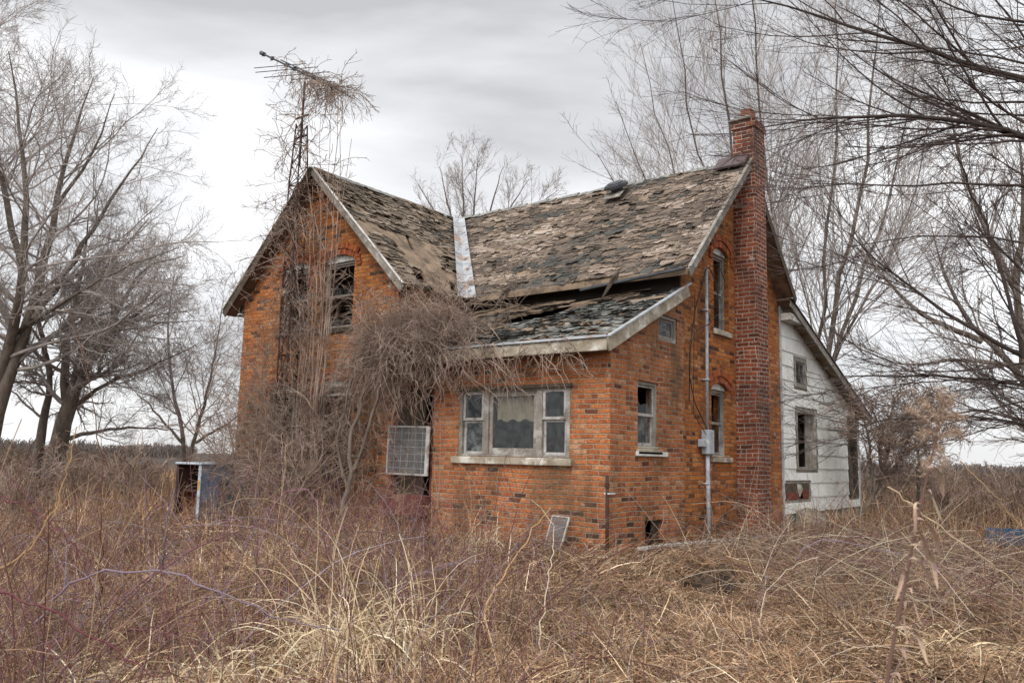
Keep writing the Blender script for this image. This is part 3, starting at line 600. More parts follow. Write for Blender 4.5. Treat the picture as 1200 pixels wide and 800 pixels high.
board('fascia', (-6.045, 9.985, 1.60), (-6.06, 12.53, 2.80), (1, 0, 0), (0, -.45, 1), .035, .19, 'fascia')
board('drip_edge', (-6.035, 9.97, 1.715), (-6.05, 12.58, 2.93), (1, 0, 0), (0, -.45, 1), .06, .03, 'metal')
board('soffit', (-11.1, 10.13, 1.55), (-6.19, 10.13, 1.55), (0, 1, 0), (0, 0, 1), .28, .02, 'soffit')
g = G(); rs = random.Random(4)    # soffit under the left gable rake and the main rake, bare rafter ends
g.hexa([(XA, 10.43, 5.53), (XA, 10.655, 5.53), (-15.84, 10.655, 2.91), (-15.84, 10.43, 2.91), (XA, 10.43, 5.56), (XA, 10.655, 5.56), (-15.84, 10.655, 2.94), (-15.84, 10.43, 2.94)])
g.hexa([(-15.84, 10.66, 2.93), (XL0-.002, 10.66, 2.93), (XL0-.002, 17.5, 2.93), (-15.84, 17.5, 2.93), (-15.84, 10.66, 2.955), (XL0-.002, 10.66, 2.955), (XL0-.002, 17.5, 2.955), (-15.84, 17.5, 2.955)])
g.build('soffit', M['soffit'], house)
for i in range(9):
    g = G(); yy = 17.35+i*.62; zz = zl(yy)+.0; g.box(-6.235, -5.985, yy, yy+.05, zz-.10, zz+.0); g.build('rafter_end', M['grey_wood'], r5)
g = G(); g.box(-6.2, -5.99, 17.12, 17.9, 2.98, 3.12); g.build('eave_return', M['white_paint'], house)
# torn strips hanging off the main eave
g = G(); rs = random.Random(6)
for xx in (-9.6, -7.25):
    g = G(); g.tube([(xx, 12.3, 3.2), (xx+.03, 12.1, 3.08), (xx-.04, 12.05, 2.9), (xx-.12, 11.98, 2.72)], [.03, .045, .035, .015], 5); g.build('torn_strip', M['dark_wood'], r1)
# gas: ridge wall collar by the chimney and the roof vent
g = G(); g.hexa([(-6.5, 14.55, 5.52), (-5.9, 14.55, 5.52), (-5.9, 14.82, 5.78), (-6.5, 14.82, 5.78), (-6.5, 14.53, 5.55), (-5.9, 14.53, 5.55), (-5.9, 14.80, 5.82), (-6.5, 14.80, 5.82)])
g.build('chimney_flashing', mat('brown_flashing', (.12, .085, .085), (.075, .055, .055), 8, rough=.5), house)
g = G(); vc = np.array([-8.55, 14.44, 5.46]); up = np.array([0, -.25, 1.]); up /= np.linalg.norm(up)
vn_ = G()
def disc(g, c, prof, ax_, n=28):
    ax_ = ax_/np.linalg.norm(ax_); a = np.cross(ax_, [1, 0, 0]); a /= np.linalg.norm(a); b = np.cross(ax_, a); B0 = len(g.v)
    for h, r in prof:
        for j in range(n): t = 2*PI*j/n; g.v.append(tuple(c+ax_*h+(a*math.cos(t)+b*math.sin(t))*r)); g.c.append((1, 1, 1))
    for i in range(len(prof)-1):
        for j in range(n): g.f.append((B0+i*n+j, B0+i*n+(j+1) % n, B0+(i+1)*n+(j+1) % n, B0+(i+1)*n+j))
    g.f.append(tuple(B0+(len(prof)-1)*n+j for j in range(n)))
disc(vn_, vc, [(-.1, .12), (.07, .13), (.075, .19), (.08, .255), (.13, .255), (.135, .225), (.15, .225), (.16, .17), (.18, .165), (.19, .06)], up*1.0+np.array([0, -.35, 0]))
vent = vn_.build('roof_vent', M['dark_metal'], house)
g = G(); g.plank(vc+np.array([-.2, -.16, -.13]), vc+np.array([.2, -.16, -.13]), (0, 1, 1), (0, -1, 1), .26, .012); g.build('vent_flashing', M['grey_wood'], vent)

# chimney
g = G(); rs = random.Random(9); KX, KY0, KY1 = -5.80, 14.83, 15.34
g.box(XM+.002, KX, KY0, KY1, GB, 5.6); g.box(-6.22, KX, KY0, KY1, 5.6, 6.34); g.box(-6.25, KX+.03, KY0-.03, KY1+.03, 6.34, 6.42); g.box(-6.235, KX+.015, KY0-.015, KY1+.015, 6.42, 6.50)
g.v = [(a+rs.uniform(-.003, .003), b+rs.uniform(-.003, .003), c) for a, b, c in g.v]
ch = g.build('chimney', M['brick_red'], house)
g = G(); g.hexa([(-6.30, KY0-.07, 6.50), (KX-.06, KY0-.07, 6.505), (KX-.10, KY1+.05, 6.505), (-6.3, KY1+.05, 6.50), (-6.29, KY0-.06, 6.55), (KX-.07, KY0-.06, 6.575), (KX-.1, KY1+.05, 6.57), (-6.28, KY1+.05, 6.55)])
g.build('cap', M['concrete'], ch, bevel=.01)
g = G(); g.box(-6.12, -5.90, KY0+.12, KY0+.36, 6.56, 6.78); g.build('flue', mat('clay_flue', (.30, .13, .08), (.2, .08, .05), 8), ch, bevel=.01)

# electric service: mast, meter, cables
g = G(); cx = -6.15
g.tube([(cx, 13.42, 3.35), (cx, 13.40, .55)], .028, 10); g.tube([(cx, 13.40, .15), (cx+.005, 13.40, -.5), (cx+.02, 13.38, -1.4)], .035, 10)
for zz in (2.6, 1.4, -.35): g.box(cx-.08, cx+.035, 13.355, 13.445, zz, zz+.03)
mast = g.build('service_mast', M['pipe_grey'], house, smooth=True)
g = G(); g.box(-6.225, -6.08, 13.31, 13.53, .15, .56); g.box(-6.225, -6.12, 13.17, 13.30, .27, .40); mt = g.build('meter_box', M['pipe_grey'], house, bevel=.012)
g = G(); disc(g, np.array([-6.08, 13.43, .40]), [(-.01, .07), (.03, .07), (.04, .055)], np.array([1., 0, 0]), 16); g.build('meter_dial', M['dark_metal'], mt)
g = G()
g.tube([(-6.1, 13.42, 3.37), (-6.0, 13.6, 3.45), (-6.02, 13.9, 3.2), (-6.12, 13.75, 2.9), (-6.14, 13.5, 2.75)], .008, 5)
g.tube([(-6.1, 13.42, 3.37), (-6.05, 13.2, 3.3), (-6.16, 13.0, 2.6), (-6.13, 12.75, 2.0), (-6.13, 12.7, 1.4), (-6.12, 12.85, 1.0), (-6.13, 13.2, .7), (-6.12, 13.35, .55)], .010, 5)
g.tube([(-6.1, 13.42, 3.37), (-6.0, 13.5, 3.1), (-6.05, 13.7, 2.6), (-6.1, 13.35, 2.35), (-6.12, 12.95, 2.2), (-6.14, 12.72, 1.9), (-6.14, 12.7, 1.0)], .009, 5)
g.tube([(-6.12, 12.9, 2.9), (-6.13, 12.85, 1.6), (-6.12, 12.8, .8), (-6.14, 13.6, .3)], .006, 5)
g.build('cable', M['cable'], house, smooth=True)

# ---------------------------------------------------------------- loose things by the house
o = thing('vent_pipe', 'thin rusty upright pipe beside the extension corner', 'pipe', (-6.12, 10.12, -1.3))
g = G(); g.tube([(-6.12, 10.12, -1.4), (-6.125, 10.12, -.2)], .026, 10); g.build('pipe', M['rust'], o, smooth=True)
g = G(); g.tube([(-6.125, 10.12, -.36), (-6.125, 10.12, -.30)], .034, 10); g.build('coupling', M['rust'], o); g = G(); g.box(-6.165, -6.085, 10.10, 10.276, -.45, -.43); g.build('bracket', M['white_metal'], o)
def framed(name, label, cat, P, fw=.04, th=.025, fm='white_metal', pm='screen', bars=0, side_extra=0):
    """P: bl, br, tr, tl corners"""
    P = [np.array(p, float) for p in P]; o = thing(name, label, cat, tuple((P[0]+P[1])/2)); n = np.cross(P[1]-P[0], P[3]-P[0]); n /= np.linalg.norm(n)
    for i in range(4):
        a, b = P[i], P[(i+1) % 4]; g = G(); w_ = fw*(2.6 if (i == 1 and side_extra) else 1); c = sum(P)/4; d = (b-a)/np.linalg.norm(b-a); inn = np.cross(n, d); inn = inn if np.dot(c-a, inn) > 0 else -inn
        g.plank(a+inn*w_/2, b+inn*w_/2, inn, n, w_, th+i*.002); g.build('frame', M[fm], o, bevel=.003)
    g = G(); g.poly([p+n*.002 for p in P]); g.build('mesh_panel', M[pm], o)
    if bars:
        g = G()
        for k in range(1, bars+1):
            t = k/(bars+1); g.plank(P[0]*(1-t)+P[3]*t, P[1]*(1-t)+P[2]*t, P[3]-P[0], n, .004, .004); 
        for k in range(1, bars): t = k/bars; g.plank(P[0]*(1-t)+P[1]*t, P[3]*(1-t)+P[2]*t, P[1]-P[0], n, .004, .004)
        g.build('wire_grille', M['pipe_grey'], o)
    return o
framed('screen_door_panel', 'white framed wire grille panel standing in the front doorway', 'door panel', [(-10.50, 10.17, -.30), (-9.555, 10.19, -.31), (-9.555, 10.21, .50), (-10.50, 10.19, .52)], bars=6, side_extra=1, fm='old_white', fw=.03)
framed('window_screen', 'grey mesh window screen leaning against brick wall below the triple window', 'screen', [(-7.12, 9.95, -1.45), (-6.82, 9.93, -1.45), (-6.78, 10.2, -.80), (-7.10, 10.22, -.79)], fw=.02, fm='old_white')
# discarded appliance left of the house
ap = thing('discarded_appliance', 'rusted blue metal appliance with open front dumped left of the house', 'appliance', tuple(at(240, 610, 16.5)))
A = at(233, 600, 16.2); A[2] = -1.52; vv = A*[1, 1, 0]/np.hypot(A[0], A[1]); rt_ = np.array([vv[1], -vv[0], 0]); c35, s35 = math.cos(.6), math.sin(.6)
ex = c35*rt_+s35*vv; ey = -s35*rt_+c35*vv; ez = np.array([.03, -.02, 1.])
def LB(g, a0, a1, b0, b1, c0, c1):
    g.hexa([A+ex*a+ey*b+ez*c for c in (c0, c1) for a, b in ((a0, b0), (a1, b0), (a1, b1), (a0, b1))])
W1, D1, H1 = .98, .80, 1.27
g = G(); LB(g, 0, W1, 0, .02, 0, H1); g.build('side_panel', M['blue_enamel'], ap, bevel=.01)
g = G(); LB(g, -.025, -.001, -.01, .075, 0, H1); g.build('edge_strip', M['pale_enamel'], ap, bevel=.01)
g = G(); LB(g, -.05, W1+.01, -.02, D1+.02, H1+.002, H1+.045); g.build('top_panel', M['pale_enamel'], ap, bevel=.01)
g = G(); LB(g, .0, W1, D1-.03, D1-.002, 0, H1); LB(g, W1-.02, W1-.001, .021, D1-.04, 0, H1); g.build('back_panel', M['rust'], ap)
g = G(); g.tube([A+ex*.08+ey*.42+ez*.52, A+ex*.6+ey*.42+ez*.52], [.27, .25], 18, cap=False); g.tube([A+ex*.3+ey*.42+ez*.52, A+ex*.32+ey*.42+ez*.52], [.25, .25], 18); g.build('drum', M['rust_orange'], ap, smooth=True)
g = G(); LB(g, -.02, -.001, .08, D1, .0, .2); LB(g, -.022, -.001, D1-.06, D1, .2, H1); LB(g, .02, .05, .08, .5, .75, .8); g.build('front_frame', M['rust'], ap)
g = G(); g.poly([A+ex*-.02+ey*.1+ez*.22, A+ex*-.03+ey*.55+ez*.24, A+ex*-.14+ey*.62+ez*.05, A+ex*-.2+ey*.15+ez*.02]); g.build('bent_flap', M['rust_orange'], ap)
g = G(); LB(g, .42, .60, -.012, -.002, .88, .97); g.build('handle_hole', M['cable'], ap)
g = G(); LB(g, -.031, -.026, -.0, .05, .80, .98); g.build('sticker', M['yellow'], ap)
# cellar opening frame, debris
g = G(); g.box(XE-.12, XE-.08, 11.68, 11.855, -1.30, -.87); g.build('cellar_board', M['dark_wood'], house)
o = thing('fallen_board', 'long peeling white board lying at the foot of the brick wall', 'board', (-5.6, 12, -1.3))
g = G(); rs = random.Random(12)
pts = [(x_, y_, float(gh(x_, y_))+.09) for x_, y_ in ((-5.98, 10.75), (-5.80, 11.5), (-5.55, 12.5), (-5.35, 13.6), (-5.25, 14.7))]
for a, b in zip(pts[:-1], pts[1:]): g.plank(a, b, (1, 0, 0), (0, 0, 1), .09, .05)
g.build('board', mat('peeled_white_board', (.62, .62, .60), (.25, .2, .16), 9, bump=.5), o, bevel=.01)
o = thing('foundation_stone', 'round grey stone under the white lean-to wall', 'stone', (-6.1, 18.0, -1.2))
g = G(); disc(g, np.array([-6.0, 17.95, -1.35]), [(0, .34), (.2, .36), (.35, .30), (.45, .16), (.48, .05)], np.array([.15, 0, 1.]), 14); g.v = [(a+R_.uniform(-.03, .03), b+R_.uniform(-.03, .03), c+R_.uniform(-.02, .02)) for a, b, c in g.v]; g.build('stone', M['concrete'], o, smooth=True)
# blue crate and log at the right
o = thing('plastic_crate', 'blue plastic crate half buried in brush right of the lean-to', 'crate', (-2.7, 19.2, -1.4))
c0 = np.array([-2.95, 19.3, float(gh(-2.95, 19.3))+.05]); g = G()
for k in range(4):
    z_ = c0[2]+k*.085; g.box(c0[0], c0[0]+.62, c0[1], c0[1]+.02, z_, z_+.045); g.box(c0[0], c0[0]+.62, c0[1]+.38, c0[1]+.4, z_, z_+.045); g.box(c0[0], c0[0]+.02, c0[1]+.021, c0[1]+.379, z_, z_+.045); g.box(c0[0]+.60, c0[0]+.62, c0[1]+.021, c0[1]+.379, z_, z_+.045)
for a in (0, .15, .3, .45, .585): g.box(c0[0]+a+.002, c0[0]+a+.033, c0[1]-.006, c0[1]-.001, c0[2], c0[2]+.3)
g.build('slatted_sides', M['blue_plastic'], o); g = G(); g.box(c0[0]+.022, c0[0]+.598, c0[1]+.022, c0[1]+.378, c0[2]-.02, c0[2]-.001); g.build('bottom', M['blue_plastic'], o)
zz = float(gh(-2, 18.9))
for k, (dy, dz, r) in enumerate(((0, .12, .12), (.25, .11, .11), (.12, .32, .10))):
    o = thing('fallen_log', 'dark cut log lying beside the blue crate', 'log', (-1.6, 18.8+dy, zz+dz-r), 'cut logs beside the blue crate')
    g = G(); g.tube([(-2.15, 18.8+dy, zz+dz), (-1.5, 18.85+dy, zz+dz+.02), (-1.0, 18.9+dy, zz+dz)], [r, r*.95, r*.9], 10); g.build('bark', M['bark_dark'], o, smooth=True)

# ---------------------------------------------------------------- TV tower with antenna
tw_ = thing('antenna_tower', 'rusty lattice television tower carrying a tilted aerial beside the gable', 'antenna', (-13.15, 10.1, -1.4))
g = G(); tc_ = np.array([-13.17, 10.05]); legs = [(math.cos(a), math.sin(a)) for a in (math.radians(200), math.radians(320), math.radians(80))]
rr = lambda z: .21 if z < 5.2 else .21-.09*min((z-5.2)/1.3, 1)
zs = np.arange(-1.5, 6.75, .42); LP = [[(tc_[0]+l[0]*rr(z), tc_[1]+l[1]*rr(z), z) for z in zs] for l in legs]
for l in LP:
    g = G(); g.tube(l, .016, 6); g.build('leg', M['rust'], tw_)
g = G()
for i in range(len(zs)-1):
    for k in range(3):
        a, b = LP[k], LP[(k+1) % 3]; g.tube([a[i], b[i+1]], .009, 4); g.tube([b[i], a[i+1]], .008, 4)
        if i % 2 == 0: g.tube([a[i], b[i]], .012, 4)
for z_ in (6.62, 6.2):
    g.plank((tc_[0]-.2, tc_[1], z_), (tc_[0]+.2, tc_[1], z_), (0, 1, 0), (0, 0, 1), .03, .03)
g.build('cross_brace', M['rust'], tw_)
g = G(); g.tube([(tc_[0], tc_[1], 5.6), (tc_[0]+.02, tc_[1], 7.35)], .024, 8); g.build('mast', M['rust'], tw_)
an = np.array([-14.72, 10.1, 8.42]); bn = np.array([-12.05, 10.1, 6.87]); g = G()
g.tube([an, bn], .022, 6); g.tube([an*.75+bn*.25+np.array([0, 0, .05]), an*.15+bn*.85+np.array([0, 0, .07])], .014, 6); g.tube([an+np.array([-.03, 0, .02]), an+(bn-an)*.03], .05, 6); g.build('boom', M['dark_metal'], tw_)

for t, l, ty in ((.02, .1, 0), (.14, .12, 0), (.33, 1.05, 1), (.43, 1.25, 1), (.56, 1.3, 1), (.66, .7, 1), (.78, .6, 1), (.9, .5, 1)):
    g = G(); p = an+(bn-an)*t; e = np.array([.62, .75, .22]) if ty else np.array([.1, .1, .3]); e = e/np.linalg.norm(e); g.tube([p-e*l*.62, p+e*l*.38], .009, 4)
    g.box(p[0]-.03, p[0]+.03, p[1]-.03, p[1]+.03, p[2]-.03, p[2]+.03); g.build('aerial_rod', M['dark_metal'], tw_)
#VEG
# ================================================================ vegetation
def nrmz(a): return a/(np.linalg.norm(a, axis=-1, keepdims=True)+1e-9)
def smooth_line(pts, n=14):
    pts = np.array(pts, float); d = np.r_[0, np.cumsum(np.linalg.norm(np.diff(pts, axis=0), axis=1))]; t = np.linspace(0, d[-1], 200)
    q = np.stack([np.interp(t, d, pts[:, k]) for k in range(3)], 1); ker = 25; pad = np.r_[np.repeat(q[:1], ker, 0), q, np.repeat(q[-1:], ker, 0)]
    cs = np.cumsum(pad, 0); sm = (cs[2*ker:]-cs[:-2*ker])/(2*ker); sm = sm[:200]; sm[0] = q[0]; sm[-1] = q[-1]
    return sm[np.linspace(0, 199, n).astype(int)]
def limbs(L, n=14, wig=.0):     # L: list of (points, r0, r1)
    P = np.stack([smooth_line(p, n) for p, a, b in L]); R = np.stack([np.linspace(a, min(b, .007+b*.12), n) for p, a, b in L])
    if wig: P[:, 1:-1] += rng.normal(0, wig, P[:, 1:-1].shape)
    return P, R
def grow(P, R, count, lr, tr=(.2, 1), ang=(25, 60), wig=.15, up=.0, n=7, rr=.5, rmin=.004, lmin=.05, lmax=99, pw=1., taper=.7, bias=None, endr=.3):
    N_, m, _ = P.shape; Ls = np.linalg.norm(np.diff(P, axis=1), axis=2).sum(1); p = Ls**pw; idx = rng.choice(N_, count, p=p/p.sum()); t = rng.uniform(*tr, count)
    f = t*(m-1); i = np.minimum(f.astype(int), m-2); w_ = (f-i)[:, None]; pos = P[idx, i]*(1-w_)+P[idx, i+1]*w_; tan = nrmz(P[idx, i+1]-P[idx, i]); r0 = (R[idx, i]*(1-w_[:, 0])+R[idx, i+1]*w_[:, 0])*rr
    rv = rng.normal(size=(count, 3)); perp = nrmz(rv-(rv*tan).sum(1, keepdims=True)*tan); a = np.radians(rng.uniform(*ang, count))[:, None]
    d = nrmz(np.cos(a)*tan+np.sin(a)*perp+(0 if bias is None else np.array(bias))); ln = np.clip(lr*Ls[idx]*(1.15-taper*t)*rng.uniform(.5, 1.25, count), lmin, lmax)
    Q = np.zeros((count, n, 3)); Q[:, 0] = pos
    for k in range(1, n):
        d = nrmz(d+rng.normal(0, wig, (count, 3))+np.array([0, 0, up])); Q[:, k] = Q[:, k-1]+d*(ln/(n-1))[:, None]
    r0 = np.maximum(r0, rmin*1.3); RR = r0[:, None]*np.linspace(1, endr, n)[None]; return Q, np.maximum(RR, rmin)
def tubes(name, sets, m, parent=None, sides=(8, 5, 4, 3, 3), cols=None):
    VV, FF, CC = [], [], []; b = 0
    for k, (P, R) in enumerate(sets):
        s = sides[min(k, len(sides)-1)]; N_, n, _ = P.shape
        T = nrmz(np.gradient(P, axis=1)); o_ = nrmz(P[:, -1]-P[:, 0]); rv = np.where(np.abs(o_[:, 2:]) < .75, np.array([[0, 0, 1.]]), np.array([[1., 0, 0]]))
        x = nrmz(np.cross(T, rv[:, None])); y = np.cross(T, x); a = 2*PI*np.arange(s)/s
        V = P[:, :, None]+R[:, :, None, None]*(np.cos(a)[None, None, :, None]*x[:, :, None]+np.sin(a)[None, None, :, None]*y[:, :, None])
        bs = (np.arange(N_)*n*s)[:, None, None]; i = (np.arange(n-1)*s)[None, :, None]; j = np.arange(s)[None, None]; j2 = (j+1) % s
        F = np.stack([bs+i+j, bs+i+j2, bs+i+s+j2, bs+i+s+j], -1).reshape(-1, 4)+b
        VV.append(V.reshape(-1, 3)); FF.append(F); b += N_*n*s
        if cols is not None: CC.append(np.repeat(cols[k], n*s, 0))
    return npmesh(name, np.concatenate(VV), np.concatenate(FF), m, parent, np.concatenate(CC) if cols is not None else None, smooth=True)
def make_tree(label, base, L, spec, m=('bark', 'bark_pale'), name='bare_tree', cat='tree', group=None, wig=.02, n=14, trunkname='trunk', crown='crown'):
    t = thing(name, label, cat, tuple(base), group); P, R = limbs(L, n, wig); tubes(trunkname, [(P, R)], M[m[0]], t, (9,)); sets = []; p, r = P, R; allp = [(P, R)]
    for q in spec:
        src = allp[q.pop('src', len(allp)-1)]; s = grow(src[0], src[1], **q); sets.append(s); allp.append(s)
    tubes(crown, sets, M[m[1]], t, (5, 4, 3, 3)); return t
def groundpt(u, v, z=-1.5): r = ray(u, v); return r*z/r[2]

# --- left: tall double-trunk tree at the edge, and the low spreading one
D = 23
make_tree('tall leaning double-trunk bare tree at the left edge', at(-15, 545, D), [
    ([at(-18, 560, D), at(5, 440, D), at(38, 380, D), at(52, 310, D+.5), at(75, 190, D+1), at(110, 90, D+1)], .22, .035),
    ([at(-18, 560, D), at(-12, 470, D), at(14, 400, D), at(28, 330, D-1), at(30, 200, D-1.5), at(10, 60, D-2)], .20, .035),
    ([at(40, 375, D), at(90, 300, D+1), at(140, 220, D+1.5), at(185, 150, D+2)], .10, .02),
    ([at(-10, 470, D), at(-60, 300, D), at(-70, 100, D)], .15, .03), ([at(30, 330, D), at(0, 200, D), at(-30, 60, D), at(-40, -60, D)], .10, .02),
    ([at(60, 250, D), at(110, 180, D), at(135, 110, D)], .06, .015), ([at(20, 390, D), at(80, 350, D-1), at(150, 310, D-1), at(210, 290, D-1)], .07, .012)],
    [dict(count=190, lr=.46, tr=(.25, 1), ang=(30, 70), wig=.15, up=.03, n=9, rmin=.006, rr=.38), dict(count=2200, lr=.45, ang=(25, 65), wig=.17, up=.03, n=7, rmin=.0038, lmax=2), dict(count=22000, lr=.5, ang=(25, 65), wig=.19, up=.02, n=5, rmin=.0026, lmin=.2, lmax=.9)])
D = 25
make_tree('low spreading bare tree with dark forked trunk left of the house', at(70, 540, D), [
    ([at(60, 560, D), at(72, 505, D), at(85, 455, D), at(120, 395, D), at(150, 375, D-1), at(190, 345, D-1)], .30, .03),
    ([at(40, 560, D), at(48, 510, D), at(58, 460, D), at(62, 430, D), at(45, 395, D), at(20, 360, D)], .17, .03),
    ([at(78, 470, D), at(75, 420, D), at(85, 370, D+1), at(100, 300, D+1), at(105, 240, D+1)], .14, .02),
    ([at(85, 455, D), at(100, 400, D), at(98, 350, D-1), at(135, 300, D-1), at(175, 255, D-1)], .13, .02),
    ([at(110, 410, D), at(140, 360, D+1), at(170, 310, D+1), at(215, 300, D+1)], .10, .015),
    ([at(75, 515, D), at(110, 505, D), at(160, 500, D), at(215, 505, D)], .07, .012), ([at(80, 480, D), at(120, 450, D), at(180, 430, D), at(235, 400, D)], .07, .012),
    ([at(60, 440, D), at(50, 400, D), at(40, 330, D), at(50, 260, D)], .09, .015)],
    [dict(count=110, lr=.5, tr=(.25, 1), ang=(25, 70), wig=.18, up=.03, n=9, rmin=.006, rr=.38), dict(count=1500, lr=.45, ang=(25, 65), wig=.19, up=.02, n=7, rmin=.0038, lmax=1.9), dict(count=16000, lr=.5, ang=(25, 65), wig=.2, up=.02, n=5, rmin=.0026, lmin=.2, lmax=.8)])
D = 30
make_tree('thin bare tree between the forked tree and the house', at(215, 540, D), [
    ([at(215, 560, D), at(215, 500, D), at(200, 450, D), at(195, 380, D), at(205, 320, D)], .09, .02), ([at(217, 550, D), at(235, 490, D), at(250, 430, D), at(262, 350, D)], .08, .015), ([at(215, 520, D), at(180, 480, D), at(150, 450, D)], .06, .012), ([at(225, 520, D), at(262, 500, D), at(300, 470, D)], .06, .012)],
    [dict(count=70, lr=.5, tr=(.2, 1), ang=(20, 60), wig=.16, up=.05, n=8, rmin=.006, rr=.38), dict(count=700, lr=.5, ang=(25, 65), wig=.19, n=6, rmin=.0038, lmax=1.6), dict(count=3000, lr=.5, ang=(25, 65), wig=.2, n=5, rmin=.0055, lmin=.2, lmax=.8)])
# --- behind the house
D = 34
make_tree('small bare treetop showing above the roof valley', at(545, 540, D), [([at(545, 560, D), at(545, 400, D), at(548, 300, D)], .2, .12)]+[([at(547, 330, D), at((547+x)/2, 265, D), at(x, y, D)], .08, .02) for x, y in ((490, 215), (515, 195), (540, 180), (560, 185), (590, 195), (620, 210), (655, 222))],
    [dict(count=90, lr=.45, tr=(.4, 1), ang=(15, 45), wig=.12, up=.08, n=8, rmin=.006, rr=.38), dict(count=1500, lr=.5, ang=(20, 50), wig=.14, up=.04, n=6, rmin=.0042, lmax=1.5), dict(count=4200, lr=.5, ang=(20, 50), wig=.16, n=5, rmin=.0032, lmin=.2, lmax=.7)])
D = 27; b0 = (955, 545)
tips = [(700, 180), (722, 120), (750, 50), (785, -20), (830, -60), (880, -90), (985, -80), (1035, -40), (1075, 30), (1100, 120)]
make_tree('large many-stemmed bare tree rising behind the chimney', at(955, 545, D), [([at(b0[0], b0[1], D), at(950+(x-950)*.10, 455, D+rng.uniform(-.6, .6)), at(950+(x-950)*.42, 330+(y+80)*.12, D+rng.uniform(-1.5, 1.5)), at(950+(x-950)*.78, 190+(y+80)*.30, D+rng.uniform(-2, 2)), at(x, y, D+rng.uniform(-2, 2))], rng.uniform(.06, .11), .012) for x, y in tips],
    [dict(count=300, lr=.40, tr=(.22, 1), ang=(20, 52), wig=.12, up=.07, n=9, rmin=.006, rr=.38), dict(count=4200, lr=.42, ang=(18, 45), wig=.12, up=.05, n=7, rmin=.0038, lmax=2), dict(count=17000, lr=.5, ang=(20, 50), wig=.14, up=.03, n=5, rmin=.0028, lmin=.2, lmax=.8)], wig=.07)
# --- right: big tree out of frame whose limbs reach in
D = 11
def rl(*q): return [at(u, v, D+dz) for u, v, dz in q]
make_tree('dark bare limbs of a big tree reaching in from the right edge', at(1480, 640, 13), [
    ([at(1480, 760, 13), at(1470, 500, 13), at(1450, 250, 13), at(1440, -100, 13)], .30, .12),
    (rl((1460, 330, 2), (1330, 220, 1), (1200, 155, 0), (1132, 138, 0), (1055, 130, 0), (960, 138, 0), (890, 150, 0)), .085, .008),
    (rl((1450, 300, 2), (1330, 140, 1), (1200, 90, 0), (1090, 66, 0), (1030, 35, 0), (950, 15, 0), (870, -5, 0)), .085, .008),
    (rl((1460, 350, 2), (1320, 250, 0), (1200, 210, -.5), (1139, 215, -.5), (1041, 222, -.5), (950, 215, -.5)), .045, .006),
    (rl((1470, 480, 2), (1330, 460, 1), (1200, 418, 0), (1146, 398, 0), (1090, 350, .3), (1020, 308, .5), (995, 273, .5)), .075, .010),
    (rl((1475, 520, 2), (1330, 480, 1), (1200, 451, .3), (1125, 440, .3), (1050, 438, .5), (985, 441, .5)), .065, .010),
    (rl((1475, 560, 2), (1330, 525, 1), (1200, 494, 0), (1125, 484, 0), (1050, 488, 0), (1000, 500, 0)), .05, .008),
    (rl((1450, 100, 2), (1320, 20, 0), (1200, 34, -1), (1110, 10, -1), (1080, -10, -1)), .06, .008),
    (rl((1450, 200, 2), (1320, 120, 0), (1200, 70, .5), (1100, 55, .5), (1000, 60, .5)), .04, .006),
    (rl((1200, 420, 0), (1180, 340, 0), (1150, 250, .5), (1120, 180, .5)), .03, .008), (rl((1330, 480, 1), (1240, 380, 0), (1190, 300, 0), (1130, 260, 0)), .05, .008),
    (rl((1470, 450, 2), (1340, 330, 0), (1200, 280, -1), (1080, 270, -1), (990, 290, -1)), .035, .006)],
    [dict(count=250, lr=.42, tr=(.30, 1), ang=(8, 38), wig=.06, up=.03, n=9, rmin=.0045, pw=.7, lmax=2.2), dict(count=2600, lr=.55, ang=(10, 40), wig=.08, up=.02, n=7, rmin=.0025, lmin=.25, lmax=1.1), dict(count=10000, lr=.5, ang=(20, 50), wig=.14, n=5, rmin=.0018, lmin=.1, lmax=.4)],
    m=('bark_deep', 'bark_dark'), wig=.012, n=20)
D = 24
make_tree('second bare tree with curved limbs on the right behind the overhanging branches', at(1160, 560, D), [
    ([at(1250, 640, D), at(1230, 520, D), at(1200, 430, D), at(1150, 400, D), at(1110, 340, D), at(1090, 260, D)], .2, .03), ([at(1200, 430, D), at(1190, 340, D), at(1200, 240, D), at(1190, 120, D)], .13, .03), ([at(1150, 400, D), at(1080, 370, D), at(1030, 320, D), at(1000, 270, D)], .09, .02), ([at(1200, 430, D), at(1130, 420, D), at(1060, 430, D), at(1010, 410, D)], .08, .015),
    ([at(1190, 340, D), at(1150, 260, D), at(1120, 180, D), at(1110, 90, D)], .09, .02), ([at(1230, 500, D), at(1150, 480, D), at(1080, 490, D)], .07, .015)],
    [dict(count=110, lr=.42, tr=(.2, 1), ang=(20, 55), wig=.13, up=.05, n=8, rmin=.006, rr=.38), dict(count=1700, lr=.45, ang=(20, 50), wig=.14, up=.03, n=6, rmin=.0038, lmax=1.8), dict(count=7000, lr=.5, ang=(20, 50), wig=.16, n=5, rmin=.0028, lmin=.2, lmax=.8)])
